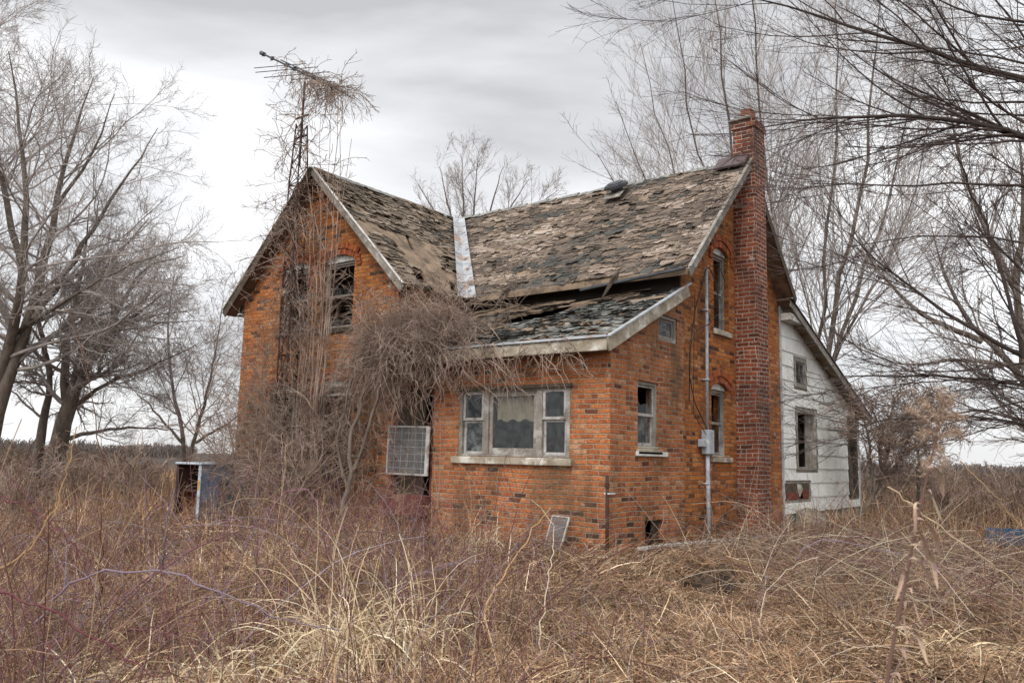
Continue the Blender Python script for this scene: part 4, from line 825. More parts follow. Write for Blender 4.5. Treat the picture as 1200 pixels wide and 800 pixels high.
# --- thorny bush at the end of the lean-to
D = 19
make_tree('dense tangled bush with dark leaning stems beside the lean-to doorway', at(1010, 610, D), [
    ([at(1000, 622, D), at(1018, 585, D), at(1036, 555, D), at(1040, 520, D), at(1060, 480, D), at(1085, 465, D)], .075, .02), ([at(1018, 585, D), at(1022, 540, D), at(1016, 500, D), at(1000, 460, D)], .05, .015), ([at(1036, 550, D), at(1070, 520, D), at(1100, 515, D), at(1120, 500, D)], .04, .012),
    ([at(1036, 555, D), at(1028, 520, D), at(1050, 470, D), at(1055, 450, D)], .04, .012), ([at(1020, 590, D), at(1050, 565, D), at(1080, 560, D)], .03, .01), ([at(1040, 530, D), at(1080, 500, D), at(1110, 470, D)], .035, .01), ([at(1075, 620, D), at(1078, 560, D), at(1075, 500, D)], .05, .015)],
    [dict(count=160, lr=.55, tr=(.15, 1), ang=(25, 75), wig=.22, up=.0, n=8, rmin=.008, lmax=1.4), dict(count=1100, lr=.5, ang=(25, 70), wig=.22, n=6, rmin=.005, lmax=.7), dict(count=9000, lr=.5, ang=(25, 65), wig=.22, n=4, rmin=.0035, lmin=.1, lmax=.35)], name='thorn_bush', cat='bush', trunkname='stems', crown='twigs', m=('bark', 'vine'))
# --- bush left of house, shrubs scattered in the field
for k, (u, v, D, h, lab) in enumerate(((285, 575, 17.3, 2.2, 'bare shrub leaning against the left corner of the house'), (150, 560, 17, 1.6, 'low bare shrub below the forked tree'), (20, 570, 14, 1.5, 'bare shrub at the left edge beneath the leaning tree'), (1150, 575, 26, 1.6, 'bare shrub in the field far right of the lean-to'), (1085, 565, 32, 1.9, 'small bare shrub behind the thorny bush'), (1110, 580, 21, 1.5, 'bushy bare shrub right of the thorny bush'), (1190, 575, 22, 1.7, 'bare shrub at the far right edge above the blue crate'), (95, 575, 19, 1.5, 'bare shrub left of the dumped appliance below the dark fork'), (330, 590, 14.2, 1.7, 'bare shrub in front of the vine covered gable wall'))):
    b = at(u, v, D); b[2] = float(gh(b[0], b[1])); Ls = []
    for i in range(9):
        a = rng.uniform(0, 2*PI); s = rng.uniform(.2, .55)*h; e = b+np.array([math.cos(a)*s, math.sin(a)*s, h*rng.uniform(.7, 1)]); mdl = b+(e-b)*.5+np.array([math.cos(a), math.sin(a), 0])*-.08*h; Ls.append(([b, mdl, e], .02, .006))
    make_tree(lab, b, Ls, [dict(count=70, lr=.5, tr=(.2, 1), ang=(20, 60), wig=.14, up=.04, n=7, rmin=.005), dict(count=600, lr=.5, ang=(20, 55), wig=.18, n=5, rmin=.0035, lmin=.1, lmax=.6)], name='bare_shrub', cat='shrub', trunkname='stems', crown='twigs', m=('vine', 'vine'), n=10)
# --- climbing vines on the house
def vine(label, stems, spec, name='climbing_vine', m=('bark', 'vine'), n=14, wig=.02):
    return make_tree(label, stems[0][0][0], stems, spec, name=name, cat='vine', trunkname='stem', crown='tendrils', m=m, n=n, wig=wig)
# umbrella of drooping canes over the left end of the shed roof
tb = np.array([-10.75, 9.45, -1.3])
top = np.array([-10.35, 9.9, 2.0]); U = [([tb, tb+[.08, .1, 1.0], tb+[-.02, .15, 1.9], top+[.1, -.1, -.1]], .055, .022), ([tb+[.08, .1, 1.0], tb+[.35, .15, 1.6], tb+[.5, .2, 2.3], top+[.5, 0, .3]], .035, .015), ([tb+[.03, .1, .6], tb+[-.35, .15, 1.4], tb+[-.3, .2, 2.3], top+[-.1, 0, .5]], .028, .012)]
t = thing('climbing_vine', 'huge drooping mound of bare vine canes over the porch corner', 'vine', tuple(tb)); P, R = limbs(U, 14, .03); tubes('stem', [(P, R)], M['bark'], t, (8,))
nc = 500; a = rng.uniform(0, 2*PI, nc); ex = rng.uniform(.25, 1.15, nc); c = np.array([-10.05, 10.4, 1.85])+rng.normal(0, 1, (nc, 3))*[.55, .28, .22]
Q = np.zeros((nc, 16, 3)); d = nrmz(np.stack([np.cos(a)*.8, np.sin(a)*.55-.25, rng.uniform(.6, 2.2, nc)], 1)); Q[:, 0] = c; st = (.035+.10*rng.random(nc)**1.5)[:, None]
for k in range(1, 16): d = nrmz(d+rng.normal(0, .27, (nc, 3))+np.array([0.01, -.012, -.15])); Q[:, k] = Q[:, k-1]+d*st
Q[:, :, 1] = np.minimum(Q[:, :, 1], np.where(Q[:, :, 2] < sh(np.clip(Q[:, :, 1], 9.9, 13))+.1, 9.93-rng.uniform(0, .3, (nc, 1)), 99))
mk = rng.random(nc) < .16; Q[mk] = Q[mk, :1]+(Q[mk]-Q[mk, :1])*np.array([1.25, 1.0, 1.45]); RQ = np.linspace(.0055, .0026, 16)[None]*rng.uniform(.7, 1.5, (nc, 1)); s2 = grow(Q, RQ, 4200, .26, tr=(.1, 1), ang=(20, 80), wig=.28, up=-.05, n=5, rmin=.0028, lmin=.12, lmax=.6)
tubes('hanging_canes', [(Q, RQ)], M['vine'], t, (4,)); tubes('tendrils', [s2], M['vine'], t, (3,))
# hanging curtain under the eave between door and window
nc = 260; Q = np.zeros((nc, 10, 3)); Q[:, 0] = np.stack([rng.uniform(-11.0, -6.6, nc)**1, rng.uniform(9.82, 9.93, nc), rng.uniform(1.45, 1.8, nc)], 1); Q[:, 0, 0] = -11.0+(rng.random(nc)**1.7)*4.5; d = nrmz(rng.normal(0, .8, (nc, 3))*[1, .12, .35]+[.1, 0, -.35]); st = (rng.uniform(.03, .17, nc)*np.clip(1.25-(Q[:, 0, 0]+11)/5.5, .4, 1.2))[:, None]
for k in range(1, 10): d = nrmz(d+rng.normal(0, .22, (nc, 3))*[1, .25, 1]+np.array([0, 0, -.10])); Q[:, k] = Q[:, k-1]+d*st
Q[:, :, 1] = np.clip(Q[:, :, 1], 9.6, 10.14); R1 = np.linspace(.006, .003, 10)[None]*rng.uniform(.7, 1.4, (nc, 1)); s2 = grow(Q, R1, 1500, .35, ang=(20, 70), wig=.25, up=-.03, n=5, rmin=.0025, lmin=.1, lmax=.4)
t = thing('climbing_vine', 'thin vines dangling from the shed roof eave above the triple window', 'vine', (-8.5, 9.9, 1.6)); tubes('hanging_canes', [(Q, R1), s2], M['vine'], t, (4, 3))
# tangle in front of the gable ground floor
def tangle(label, c, sc, count, stems, twig=2500, lr=.25, droop=-.05, r=(.008, .0035), ln=(.08, .16), upz=1.0, col='vine'):
    t = thing('climbing_vine', label, 'vine', (c[0], c[1], -1.4)); n = 14
    P, R = limbs(stems, 14, .03); tubes('stem', [(P, R)], M['bark'], t, (7,))
    b = np.array(c)+rng.normal(0, 1, (count, 3))*sc; Q = np.zeros((count, n, 3)); Q[:, 0] = b; d = nrmz(rng.normal(0, 1, (count, 3))*[1, .5, 1]+[0, -.1, upz]); st = rng.uniform(*ln, count)[:, None]
    for k in range(1, n): d = nrmz(d+rng.normal(0, .17, (count, 3))+np.array([0, 0, droop])); Q[:, k] = Q[:, k-1]+d*st
    Q[:, :, 1] = np.minimum(Q[:, :, 1], YL-.05-.12*rng.random((count, 1))); R1 = np.linspace(r[0], r[1], n)[None]*rng.uniform(.6, 1.4, (count, 1))
    s2 = grow(Q, R1, twig, lr, ang=(20, 70), wig=.22, n=5, rmin=.0026, lmin=.1, lmax=.5); tubes('hanging_canes', [(Q, R1), s2], M[col], t, (4, 3)); return t
tangle('dense vine tangle covering the ground floor of the gable wall', (-12.7, 10.05, -.05), [1.15, .2, .6], 640, [([(-12.9, 9.9, -1.4), (-12.8, 10, 0), (-13.1, 10.1, 1.5), (-13.3, 10.2, 3.4)], .06, .02), ([(-11.9, 9.6, -1.4), (-12.0, 9.9, .2), (-12.4, 10.1, 1.4)], .05, .02), ([(-13.9, 10.0, -1.4), (-13.7, 10.1, .5), (-13.4, 10.2, 2)], .04, .015)], twig=6500, r=(.005, .0026), lr=.32, upz=.5, ln=(.05, .13))
tangle('vine climbing the lattice tower in front of the gable peak', (-13.35, 10.2, 2.6), [.22, .06, 1.2], 80, [([(-13.3, 10.15, -1.4), (-13.25, 10.1, 1), (-13.3, 10.2, 3), (-13.25, 10.15, 5.2)], .045, .02), ([(-13.5, 10.2, 0), (-13.45, 10.1, 2.2), (-13.4, 10.2, 4)], .03, .012)], twig=700, ln=(.04, .09), upz=.6, r=(.005, .003))
tangle('sparse vine spreading over the left half of the gable wall', (-13.9, 10.3, 1.0), [.8, .10, 1.0], 190, [([(-14.6, 10.3, -1.4), (-14.5, 10.4, .5), (-14.3, 10.4, 2.2)], .03, .01)], twig=1900, ln=(.05, .12), r=(.0045, .0026))
# vine over the aerial
nc = 170; t0 = rng.random(nc)**.6; p = an[None]+(bn-an)[None]*(.18+.85*t0)[:, None]; Q = np.zeros((nc, 10, 3)); Q[:, 0] = p+rng.normal(0, .03, (nc, 3)); d = nrmz(rng.normal(0, 1, (nc, 3))*[1, .6, .5]+[.1, 0, -.2]); st = rng.uniform(.03, .13, nc)[:, None]*(.35+.65*t0[:, None])
for k in range(1, 10): d = nrmz(d+rng.normal(0, .22, (nc, 3))+[0, 0, -.12]); Q[:, k] = Q[:, k-1]+d*st
R1 = np.full((nc, 10), .005); s2 = grow(Q, R1, 900, .35, ang=(20, 70), wig=.25, n=5, rmin=.0035, lmin=.08, lmax=.35)
n2 = 130; Q2 = np.zeros((n2, 12, 3)); Q2[:, 0] = np.stack([-13.17+rng.normal(0, .12, n2), 10.05+rng.normal(0, .12, n2), rng.uniform(2.5, 6.9, n2)], 1); d = nrmz(rng.normal(0, 1, (n2, 3))*[1, .5, .6]+[-.25, 0, .1]); st = rng.uniform(.04, .12, n2)[:, None]
for k in range(1, 12): d = nrmz(d+rng.normal(0, .22, (n2, 3))+[0, 0, -.06]); Q2[:, k] = Q2[:, k-1]+d*st
R2 = np.full((n2, 12), .0055); s3 = grow(Q2, R2, 900, .35, ang=(20, 70), wig=.25, n=5, rmin=.0035, lmin=.08, lmax=.4)
t = thing('climbing_vine', 'wispy vine draped over the tilted aerial and tower top', 'vine', (-13.2, 10.0, 5)); tubes('hanging_canes', [(Q, R1), (Q2, R2), s2, s3], M['vine'], t, (3,))
# slender saplings in front of the gable roof
for lab, b, tips_ in (('slender bare sapling reaching above the gable roof slope', (-11.9, 9.75, -1.4), ((-12.1, 6.3), (-11.8, 6.0), (-11.5, 6.4), (-11.2, 5.6), (-12.5, 5.9), (-11.6, 6.9))), ('thin bare sapling standing between the two gable windows', (-12.55, 9.9, -1.4), ((-12.9, 4.6), (-12.4, 5.0), (-12.2, 4.2)))):
    b = np.array(b); make_tree(lab, b, [([b, b+[(x-b[0])*.2, 0, 2.2], b+[(x-b[0])*.5+rng.normal(0, .12), .02, 4.6*(z+1.4)/7.5], [x, b[1]-.1, z]], .014, .004) for x, z in tips_], [dict(count=36, lr=.16, tr=(.35, 1), ang=(15, 55), wig=.12, up=.05, n=7, rmin=.0045, lmax=1.2), dict(count=260, lr=.5, ang=(20, 60), wig=.18, n=5, rmin=.003, lmin=.1, lmax=.5)], name='sapling', cat='sapling', m=('vine', 'vine'), trunkname='stems', crown='twigs')
# --- low brush against the house walls
# ================================================================ ground cover
HX = lambda x, y, m=.12: ((x > -15.55-m) & (x < -6.18+m) & (y > YL-.0-m) & (y < 22.5+m)) | ((x > -10.9) & (x < -6.18+m) & (y > YE-m) & (y < 13))
def scatter(n, r0, r1, a0=-76, a1=4, pw=1.):
    """positions spread over the yard the photo can see, denser towards the camera side"""
    r = (r0**pw+(r1**pw-r0**pw)*rng.random(n))**(1/pw); a = np.radians(rng.uniform(a0, a1, n)); x = r*np.sin(a); y = r*np.cos(a); k = ~HX(x, y); k &= (((x+4.35)/.34)**2+((y-9.5)/.42)**2) > 1; return x[k], y[k]
PALS = np.array([(.46, .33, .225), (.32, .21, .135), (.20, .125, .08), (.70, .58, .43), (.10, .065, .045), (.30, .225, .175), (.36, .23, .145)])
def pick(n, pal, wts, var=.18):
    c = np.array(pal)[rng.choice(len(pal), n, p=np.array(wts)/sum(wts))]; return np.clip(c*rng.uniform(1-var, 1+var, (n, 1))*rng.uniform(.96, 1.04, (n, 3)), 0, 1)
BUR = (-4.35, 9.5)
def in_bur(P): return (((P[..., 0]-BUR[0])/.30)**2+((P[..., 1]-BUR[1])/.36)**2 < 1).any(-1)
def blades(name, x, y, L, lean, width, cols, parent=None, n=5, z0=0., bend=.25, az=None, wig=.06, kind='stuff'):
    k = len(x); az = rng.uniform(0, 2*PI, k) if az is None else az; z = gh(x, y)+z0; h = np.stack([np.cos(az), np.sin(az), 0*az], 1)
    el = (np.pi/2-lean)[:, None]; d = np.cos(el)*h+np.sin(el)*np.array([0, 0, 1.]); P = np.zeros((k, n, 3)); P[:, 0] = np.stack([x, y, z-.01], 1); st = (L/(n-1))[:, None]; bend = np.broadcast_to(bend, k)[:, None]
    for i in range(1, n): d = nrmz(d+np.array([0, 0, -1.])*bend+rng.normal(0, wig, (k, 3))); P[:, i] = P[:, i-1]+d*st
    q_ = ~in_bur(P); P, cols, width, h = P[q_], cols[q_], width[q_], h[q_]; k = len(P)
    low = gh(P[:, :, 0], P[:, :, 1])+.012; P[:, :, 2] = np.maximum(P[:, :, 2], low+rng.uniform(0, .03, (k, 1)))
    sd = nrmz(np.cross(h, [0, 0, 1.])+rng.normal(0, .5, (k, 3))); w_ = width[:, None]*np.linspace(1, .25, n)[None]*.5
    V = np.stack([P-sd[:, None]*w_[:, :, None], P+sd[:, None]*w_[:, :, None]], 2); b = (np.arange(k)*n*2)[:, None]; i = np.arange(n-1)[None]*2
    F = np.stack([b+i, b+i+1, b+i+3, b+i+2], -1).reshape(-1, 4); o = npmesh(name, V.reshape(-1, 3), F, M['strand'], parent, np.repeat(cols, n*2, 0))
    if kind: o['kind'] = kind
    return o
def vnz(x, y, sc, seed=0):
    x = x*sc+seed*13.7; y = y*sc+seed*7.3; i, j = np.floor(x), np.floor(y); a, b = x-i, y-j; a = a*a*(3-2*a); b = b*b*(3-2*b)
    h = lambda i, j: np.abs(np.sin(i*127.1+j*311.7+seed*74.7)*43758.5453) % 1
    return (h(i, j)*(1-a)+h(i+1, j)*a)*(1-b)+(h(i, j+1)*(1-a)+h(i+1, j+1)*a)*b
def zone(x, y):
    th = np.degrees(np.arctan2(x, y)); r = np.hypot(x, y); left = 1/(1+np.exp((th+37.5)/2.5)); near_house = np.exp(-((np.maximum(np.maximum(-16-x, x+6), 0)**2+np.maximum(10.0-y, 0)**2)/1.2**2))
    right = 1/(1+np.exp(-(r-15)/1.5)); return left, near_house, right
def keep_by(p): return rng.random(len(p)) < p
TUS = [(400, 775), (482, 770), (180, 800), (300, 800)]
TUSP = [groundpt(u, v, -1.45) for u, v in TUS]
def off_tus(x, y, r=.42):
    k = np.ones(len(x), bool)
    for p in TUSP: k &= np.hypot(x-p[0], y-p[1]) > r; k &= np.hypot(x-p[0]*.85, y-p[1]*.85) > r
    # sight line to the dumped appliance stays thin
    th = np.degrees(np.arctan2(x, y)); rr = np.hypot(x, y); k &= ~((th < -54) & (th > -60.5) & (rr > 7.5) & (rr < 17)) | (rng.random(len(x)) < .5); return k
def tint(x, y, c):     # clumps of paler and darker straw
    n = vnz(x, y, .9, 3)*.6+vnz(x, y, 2.7, 5)*.4; return np.clip(c*(.48+1.2*n)[:, None]*np.array([1.06, 1., .92]), 0, 1)
# matted dead grass
X_, Y_, W_, L_ = [], [], [], []
for n, r0, r1, w0, l0 in ((34000, 2.2, 6, .0065, .36), (62000, 5, 12, .0085, .38), (60000, 10, 22, .011, .42), (30000, 20, 60, .022, .6)):
    x, y = scatter(n, r0, r1, pw=1.3); k = keep_by(np.clip(.35+1.3*(vnz(x, y, 2.2, 1)*.6+vnz(x, y, 5.5, 2)*.4-.3), 0, 1)); x, y = x[k], y[k]; X_.append(x); Y_.append(y); W_.append(w0*rng.uniform(.4, 1.6, len(x))); L_.append(l0*rng.uniform(.35, 1.6, len(x)))
x, y, wd, ln = map(np.concatenate, (X_, Y_, W_, L_)); k = len(x)
flow = vnz(x, y, .6, 9)*4*PI
blades('matted_dead_grass', x, y, ln, np.radians(rng.uniform(38, 88, k)), wd, tint(x, y, pick(k, PALS, (3, 3.5, 4, 1.6, 4, 2.5, 2), .3)), bend=rng.uniform(.0, .5, k), az=flow+rng.normal(0, 1.1, k))
x, y = scatter(150000, 2.6, 11, pw=1.25); k = keep_by(np.clip(.2+1.3*vnz(x, y, 3.1, 41), 0, 1)); x, y = x[k], y[k]; k = len(x); r = np.hypot(x, y)
blades('broken_straw', x, y, rng.uniform(.05, .20, k), np.radians(rng.uniform(55, 92, k)), rng.uniform(.0025, .007, k), tint(x, y, pick(k, [(.38, .26, .17), (.26, .165, .105), (.56, .45, .33), (.15, .095, .065), (.10, .065, .045)], (4, 4, 2.5, 3, 2), .3)), n=3, z0=rng.uniform(0, .09, k), bend=0.)
# leaf litter, thickest in the trampled clearing at front right
n = 75000; x, y = scatter(n, 2.5, 13, a0=-46, a1=4, pw=1.3); k = keep_by(np.clip(vnz(x, y, 1.7, 8)*1.5, .15, 1)); x, y = x[k], y[k]; k = len(x); z = gh(x, y)+rng.uniform(.005, .06, k); s_ = rng.uniform(.008, .026, k)[:, None]
d1 = nrmz(rng.normal(0, 1, (k, 3))*[1, 1, .45]); d2 = nrmz(np.cross(d1, nrmz(rng.normal(0, .5, (k, 3))+[0, 0, 1]))); c = np.stack([x, y, z], 1); up_ = np.array([0, 0, .25])
V = np.stack([c-d1*s_, c-d2*s_*.55+up_*s_, c+d1*s_, c+d2*s_*.55+up_*s_], 1).reshape(-1, 3)
tag(npmesh('leaf_litter', V, np.arange(k*4).reshape(-1, 4), M['strand'], None, np.repeat(pick(k, [(.36, .22, .125), (.24, .14, .08), (.50, .37, .24), (.13, .08, .05)], (3, 3, 2, 2), .3), 4, 0)), kind='stuff')
# standing dry stalks
x, y = scatter(52000, 3.5, 60, pw=1.); L, Nh, Rt = zone(x, y); r = np.hypot(x, y); cl = vnz(x, y, .8, 4)*.6+vnz(x, y, 2.5, 6)*.4; p = np.clip((L*.55+Nh*.06+Rt*.9+.03)*(.2+1.6*cl), 0, 1); k = keep_by(p) & off_tus(x, y); x, y, r, L, cl = x[k], y[k], r[k], L[k], cl[k]
h = rng.uniform(.3, 1.0, len(x))*(.6+.7*cl)*np.where(r > 12, .95, .85)*np.where((r < 14) & (L < .5), .55, 1.)
blades('dry_stalks', x, y, h, np.radians(rng.uniform(0, 55, len(x))), np.clip(.0008*r, .004, .03), tint(x, y, pick(len(x), [(.36, .23, .14), (.27, .165, .10), (.52, .38, .24), (.24, .13, .11), (.15, .095, .07)], (4, 4, 3, 1.5, 3), .3)), bend=rng.uniform(0, .22, len(x)))
# bramble canes: arching, purple, red and brown
def canes(name, x, y, L, r0, cols, up=70, droop=-.13, n=10, sides=3, side=True, kind='stuff', parent=None, rtip=.4, sb=2.2):
    k = len(x); az = rng.uniform(0, 2*PI, k); el = np.radians(np.clip(rng.normal(up, 20, k), 8, 90)); d = np.stack([np.cos(az)*np.cos(el), np.sin(az)*np.cos(el), np.sin(el)], 1); P = np.zeros((k, n, 3)); P[:, 0] = np.stack([x, y, gh(x, y)-.02], 1); st = (L/(n-1))[:, None]; dr = droop*rng.uniform(.3, 1.8, (k, 1))
    for i in range(1, n): d = nrmz(d+dr*np.array([0, 0, 1.])+rng.normal(0, .06, (k, 3))); P[:, i] = P[:, i-1]+d*st
    P[:, 1:, 2] = np.maximum(P[:, 1:, 2], gh(P[:, 1:, 0], P[:, 1:, 1])+.02); inside = HX(P[:, :, 0], P[:, :, 1], .02).any(1) | in_bur(P); P = P[~inside]; cols = cols[~inside]; r0 = r0[~inside]
    R = r0[:, None]*np.linspace(1, rtip, n)[None]; sets = [(P, R)]; cc = [cols]
    if side:
        m_ = int(len(P)*sb); s = grow(P, R, m_, .25, tr=(.15, 1), ang=(25, 70), wig=.15, up=-.03, n=5, rmin=.0012, rr=.55, lmin=.1, lmax=.5); sets.append(s); cc.append(pick(m_, BR, BW))
    o = tubes(name, sets, M['strand'], parent, (sides, 3), cc)
    if kind: o['kind'] = kind
    return o
BR = [(.19, .085, .10), (.24, .17, .21), (.14, .06, .055), (.26, .16, .10), (.38, .27, .17), (.12, .08, .06), (.34, .29, .34)]; BW = (3.6, 1.8, 3, 4, 3, 3.5, 1.0)
def bram(n, r0, r1, L0, L1, q0, q1, dens, up, droop, sb, a1=-12):
    x, y = scatter(n, r0, r1, a0=-76, a1=a1, pw=1.1); L, Nh, Rt = zone(x, y); cl = vnz(x, y, .7, 21)*.6+vnz(x, y, 2., 22)*.4; k = keep_by(np.clip((L*dens+Nh*.10+.015)*(2.2*cl-.1), 0, 1)) & off_tus(x, y); x, y = x[k], y[k]; r = np.hypot(x, y)
    canes('bramble_thicket', x, y, rng.uniform(L0, L1, len(x)), np.maximum(rng.uniform(q0, q1, len(x)), .00030*r), pick(len(x), BR, BW, .3), up=up, droop=droop, sb=sb)
bram(9000, 3.6, 15, .5, 1.35, .002, .0042, .6, 62, -.16, 2.2)
bram(1600, 4.2, 13, 1.1, 2.3, .003, .0055, .45, 58, -.20, 3, -38)
# straw-coloured arching canes on the mound at the right
cx_ = np.concatenate([rng.normal(-3.4, 1.7, 3000), rng.normal(-1.4, 1.6, 1800)]); cy_ = np.concatenate([rng.normal(12.3, 1.5, 3000), rng.normal(10.6, 1.8, 1800)]); k = ~HX(cx_, cy_, .2) & (cy_ > 8.3); cx_, cy_ = cx_[k], cy_[k]
ST = [(.42, .32, .23), (.31, .215, .15), (.62, .53, .42), (.19, .13, .09), (.19, .095, .10)]; SW_ = (3.5, 4, 1.6, 4, 1.8)
canes('cane_pile', cx_, cy_, rng.uniform(.7, 2.2, len(cx_)), rng.uniform(.0025, .006, len(cx_)), pick(len(cx_), ST, SW_, .25), up=14, droop=-.10, sb=1.5)
# low bramble mat along the house foot and right foreground twigs
x, y = scatter(8000, 3.0, 18, a0=-45, a1=6, pw=1.1); L, Nh, Rt = zone(x, y); cl = vnz(x, y, 1.1, 31); k = keep_by(np.clip((Nh*.5+.26+Rt*.5)*(.3+1.4*cl), 0, 1)); x, y = x[k], y[k]
canes('fallen_twigs', x, y, rng.uniform(.25, 1.0, len(x)), rng.uniform(.0025, .005, len(x)), pick(len(x), ST+[(.13, .085, .065)], SW_+(4,), .3), up=22, droop=-.12, n=7, sb=1.)
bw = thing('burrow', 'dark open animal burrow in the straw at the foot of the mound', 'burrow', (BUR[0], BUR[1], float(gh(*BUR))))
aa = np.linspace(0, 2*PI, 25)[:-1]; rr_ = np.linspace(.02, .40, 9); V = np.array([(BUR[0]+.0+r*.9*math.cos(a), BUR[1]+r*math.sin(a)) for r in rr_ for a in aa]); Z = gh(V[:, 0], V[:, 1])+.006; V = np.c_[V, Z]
npmesh('shade_soil_bowl', V, [(i*24+j, i*24+(j+1) % 24, (i+1)*24+(j+1) % 24, (i+1)*24+j) for i in range(8) for j in range(24)], mat('burrow_shade_soil', (.03, .02, .014), (.018, .012, .009), 20, bump=1), bw, smooth=True)  # soil coloured near black to stand in for the shade inside the hole
# --- single canes and tussocks that stand out
def cane(label, pts, r, col, name='bramble_cane', cat='cane'):
    P = smooth_line(pts, 24)[None]; P[:, 1:-1] += rng.normal(0, .010*min(1, r/.006), (1, 22, 3)); R = np.linspace(r, r*.45, 24)[None]; t = thing(name, label, cat, tuple(P[0, 0])); s = grow(P, R, 16, .09, tr=(.1, 1), ang=(30, 70), wig=.1, n=5, rmin=.0012, rr=.5); tubes('stem', [(P, R), s], M['strand'], t, (6, 3), [np.array([col]), np.repeat(np.array([col])*.9, 16, 0)]); return t
PU = (.25, .19, .235); RD = (.16, .06, .065); TN = (.45, .29, .15); BN = (.15, .075, .05)
def gpt(u, v): p = groundpt(u, v, -1.45); p[2] = float(gh(p[0], p[1])); return p
cane('long purple bramble cane arching across the lower left foreground', [at(40, 730, 4.6), at(95, 668, 4.5), at(165, 661, 4.5), at(235, 680, 4.5), at(320, 722, 4.5), at(400, 738, 4.7)], .0065, PU)
cane('dark red bramble cane slanting down through the bottom left corner', [at(-20, 685, 3.6), at(40, 705, 3.6), at(110, 745, 3.6), at(160, 780, 3.6), at(215, 815, 3.6)], .006, RD)
cane('red bramble cane curving over the brush at the left edge', [at(-20, 575, 5), at(30, 590, 5), at(70, 620, 5), at(105, 665, 5), at(112, 700, 5)], .006, RD)
cane('lavender bramble cane arching up in front of the doorstep', [at(455, 720, 6.8), at(470, 680, 6.8), at(520, 662, 6.8), at(575, 655, 6.9)], .006, PU)
cane('reddish bramble cane arching in front of the climbing vines', [at(300, 650, 8), at(320, 590, 8), at(345, 565, 8), at(372, 580, 8), at(385, 640, 8)], .007, (.32, .16, .20))
cane('purple bramble cane curving over the straw pile in front of the lean-to', [at(935, 655, 9), at(945, 635, 9), at(975, 628, 9), at(1010, 640, 9), at(1080, 655, 9), at(1150, 690, 9)], .006, PU)
cane('tall thin dark cane standing alone in front of the left trees', [gpt(118, 740), at(119, 640, 5.5), at(119, 540, 5.5), at(112, 470, 5.5), at(95, 410, 5.5), at(80, 360, 5.5)], .006, BN, 'tall_cane')
cane('yellowish cane bending up along the left edge', [at(-20, 680, 4), at(40, 640, 4), at(75, 580, 4), at(90, 500, 4)], .005, TN, 'tall_cane')
cane('long tan cane leaning across below the triple window', [gpt(600, 800), at(560, 725, 5.5), at(580, 690, 6), at(610, 640, 6.6), at(645, 595, 7.2)], .009, (.40, .25, .13), 'tall_cane')
cane('pale arched cane looping in front of the window screen', [at(625, 800, 6), at(640, 690, 7), at(652, 620, 8), at(640, 588, 8), at(622, 585, 8)], .006, (.55, .45, .33), 'tall_cane')
cane('pale hooped cane at the left side of the straw pile', [gpt(890, 745), at(892, 710, 8), at(905, 680, 8), at(930, 662, 8), at(960, 652, 8)], .006, (.60, .5, .38), 'tall_cane')
cane('long straw cane sweeping over the far right of the pile', [at(1040, 570, 6), at(1110, 625, 6), at(1170, 665, 6), at(1230, 720, 6)], .006, (.50, .38, .25), 'tall_cane')
cane('bare tan cane crossing the brush in the right field', [at(1125, 540, 8), at(1165, 580, 8), at(1215, 640, 8)], .006, (.40, .27, .15), 'tall_cane')
cane('crooked purple stem standing in the brush before the appliance', [gpt(190, 680), at(193, 635, 8), at(200, 600, 8), at(196, 583, 8), at(205, 572, 8)], .014, PU)
cane('pale upright stub at the front edge of the clearing', [gpt(705, 805), at(706, 790, 5), at(707, 762, 5)], .006, (.5, .42, .32), 'tall_cane')
def tussock(label, c, n, Lr, az0=None, col=None, wdt=(.010, .020), lean=(10, 50), bend=.30, sp=.16):
    c = np.array(c); t = thing('grass_tussock', label, 'grass clump', (c[0], c[1], float(gh(c[0], c[1])))); x = c[0]+rng.normal(0, sp, n); y = c[1]+rng.normal(0, sp, n); az = None if az0 is None else rng.normal(az0, 1.1, n)
    o = blades('blades', x, y, rng.uniform(*Lr, n), np.radians(rng.uniform(*lean, n)), rng.uniform(*wdt, n), pick(n, [(.66, .54, .36), (.58, .45, .29), (.74, .64, .47), (.45, .33, .21)], (4, 3, 2, 2)), t, n=9, bend=rng.uniform(bend*.4, bend*1.7, n), az=az, kind=None); return t
p = groundpt(400, 775, -1.45); tussock('large pale straw tussock with drooping blades at bottom centre left', p, 420, (.7, 1.2), lean=(2, 28), bend=.46, wdt=(.009, .017), sp=.2)
p = groundpt(482, 770, -1.45); tussock('smaller pale tussock with broad bent blades right of the large one', p, 170, (.7, 1.1), lean=(2, 24), bend=.52, wdt=(.010, .019), sp=.12)
p = groundpt(180, 800, -1.45); tussock('flattened straw tussock at the bottom left', p, 380, (.4, .8), lean=(30, 75), sp=.3)
p = groundpt(300, 800, -1.45); tussock('low straw tussock between the two foreground clumps', p, 300, (.4, .8), lean=(15, 70), bend=.35, sp=.22)
p = groundpt(330, 670, -1.45); tussock('leafy straw clump behind the purple cane', p, 220, (.3, .8)); p = groundpt(430, 650, -1.45); tussock('straw clump in front of the vine-covered doorway', p, 220, (.3, .8))
p = groundpt(560, 660, -1.45); tussock('straw clump under the triple window', p, 260, (.3, .8)); p = groundpt(1130, 760, -1.45); tussock('loose straw clump at bottom right behind the dried weed', p, 200, (.4, .9), lean=(40, 80))
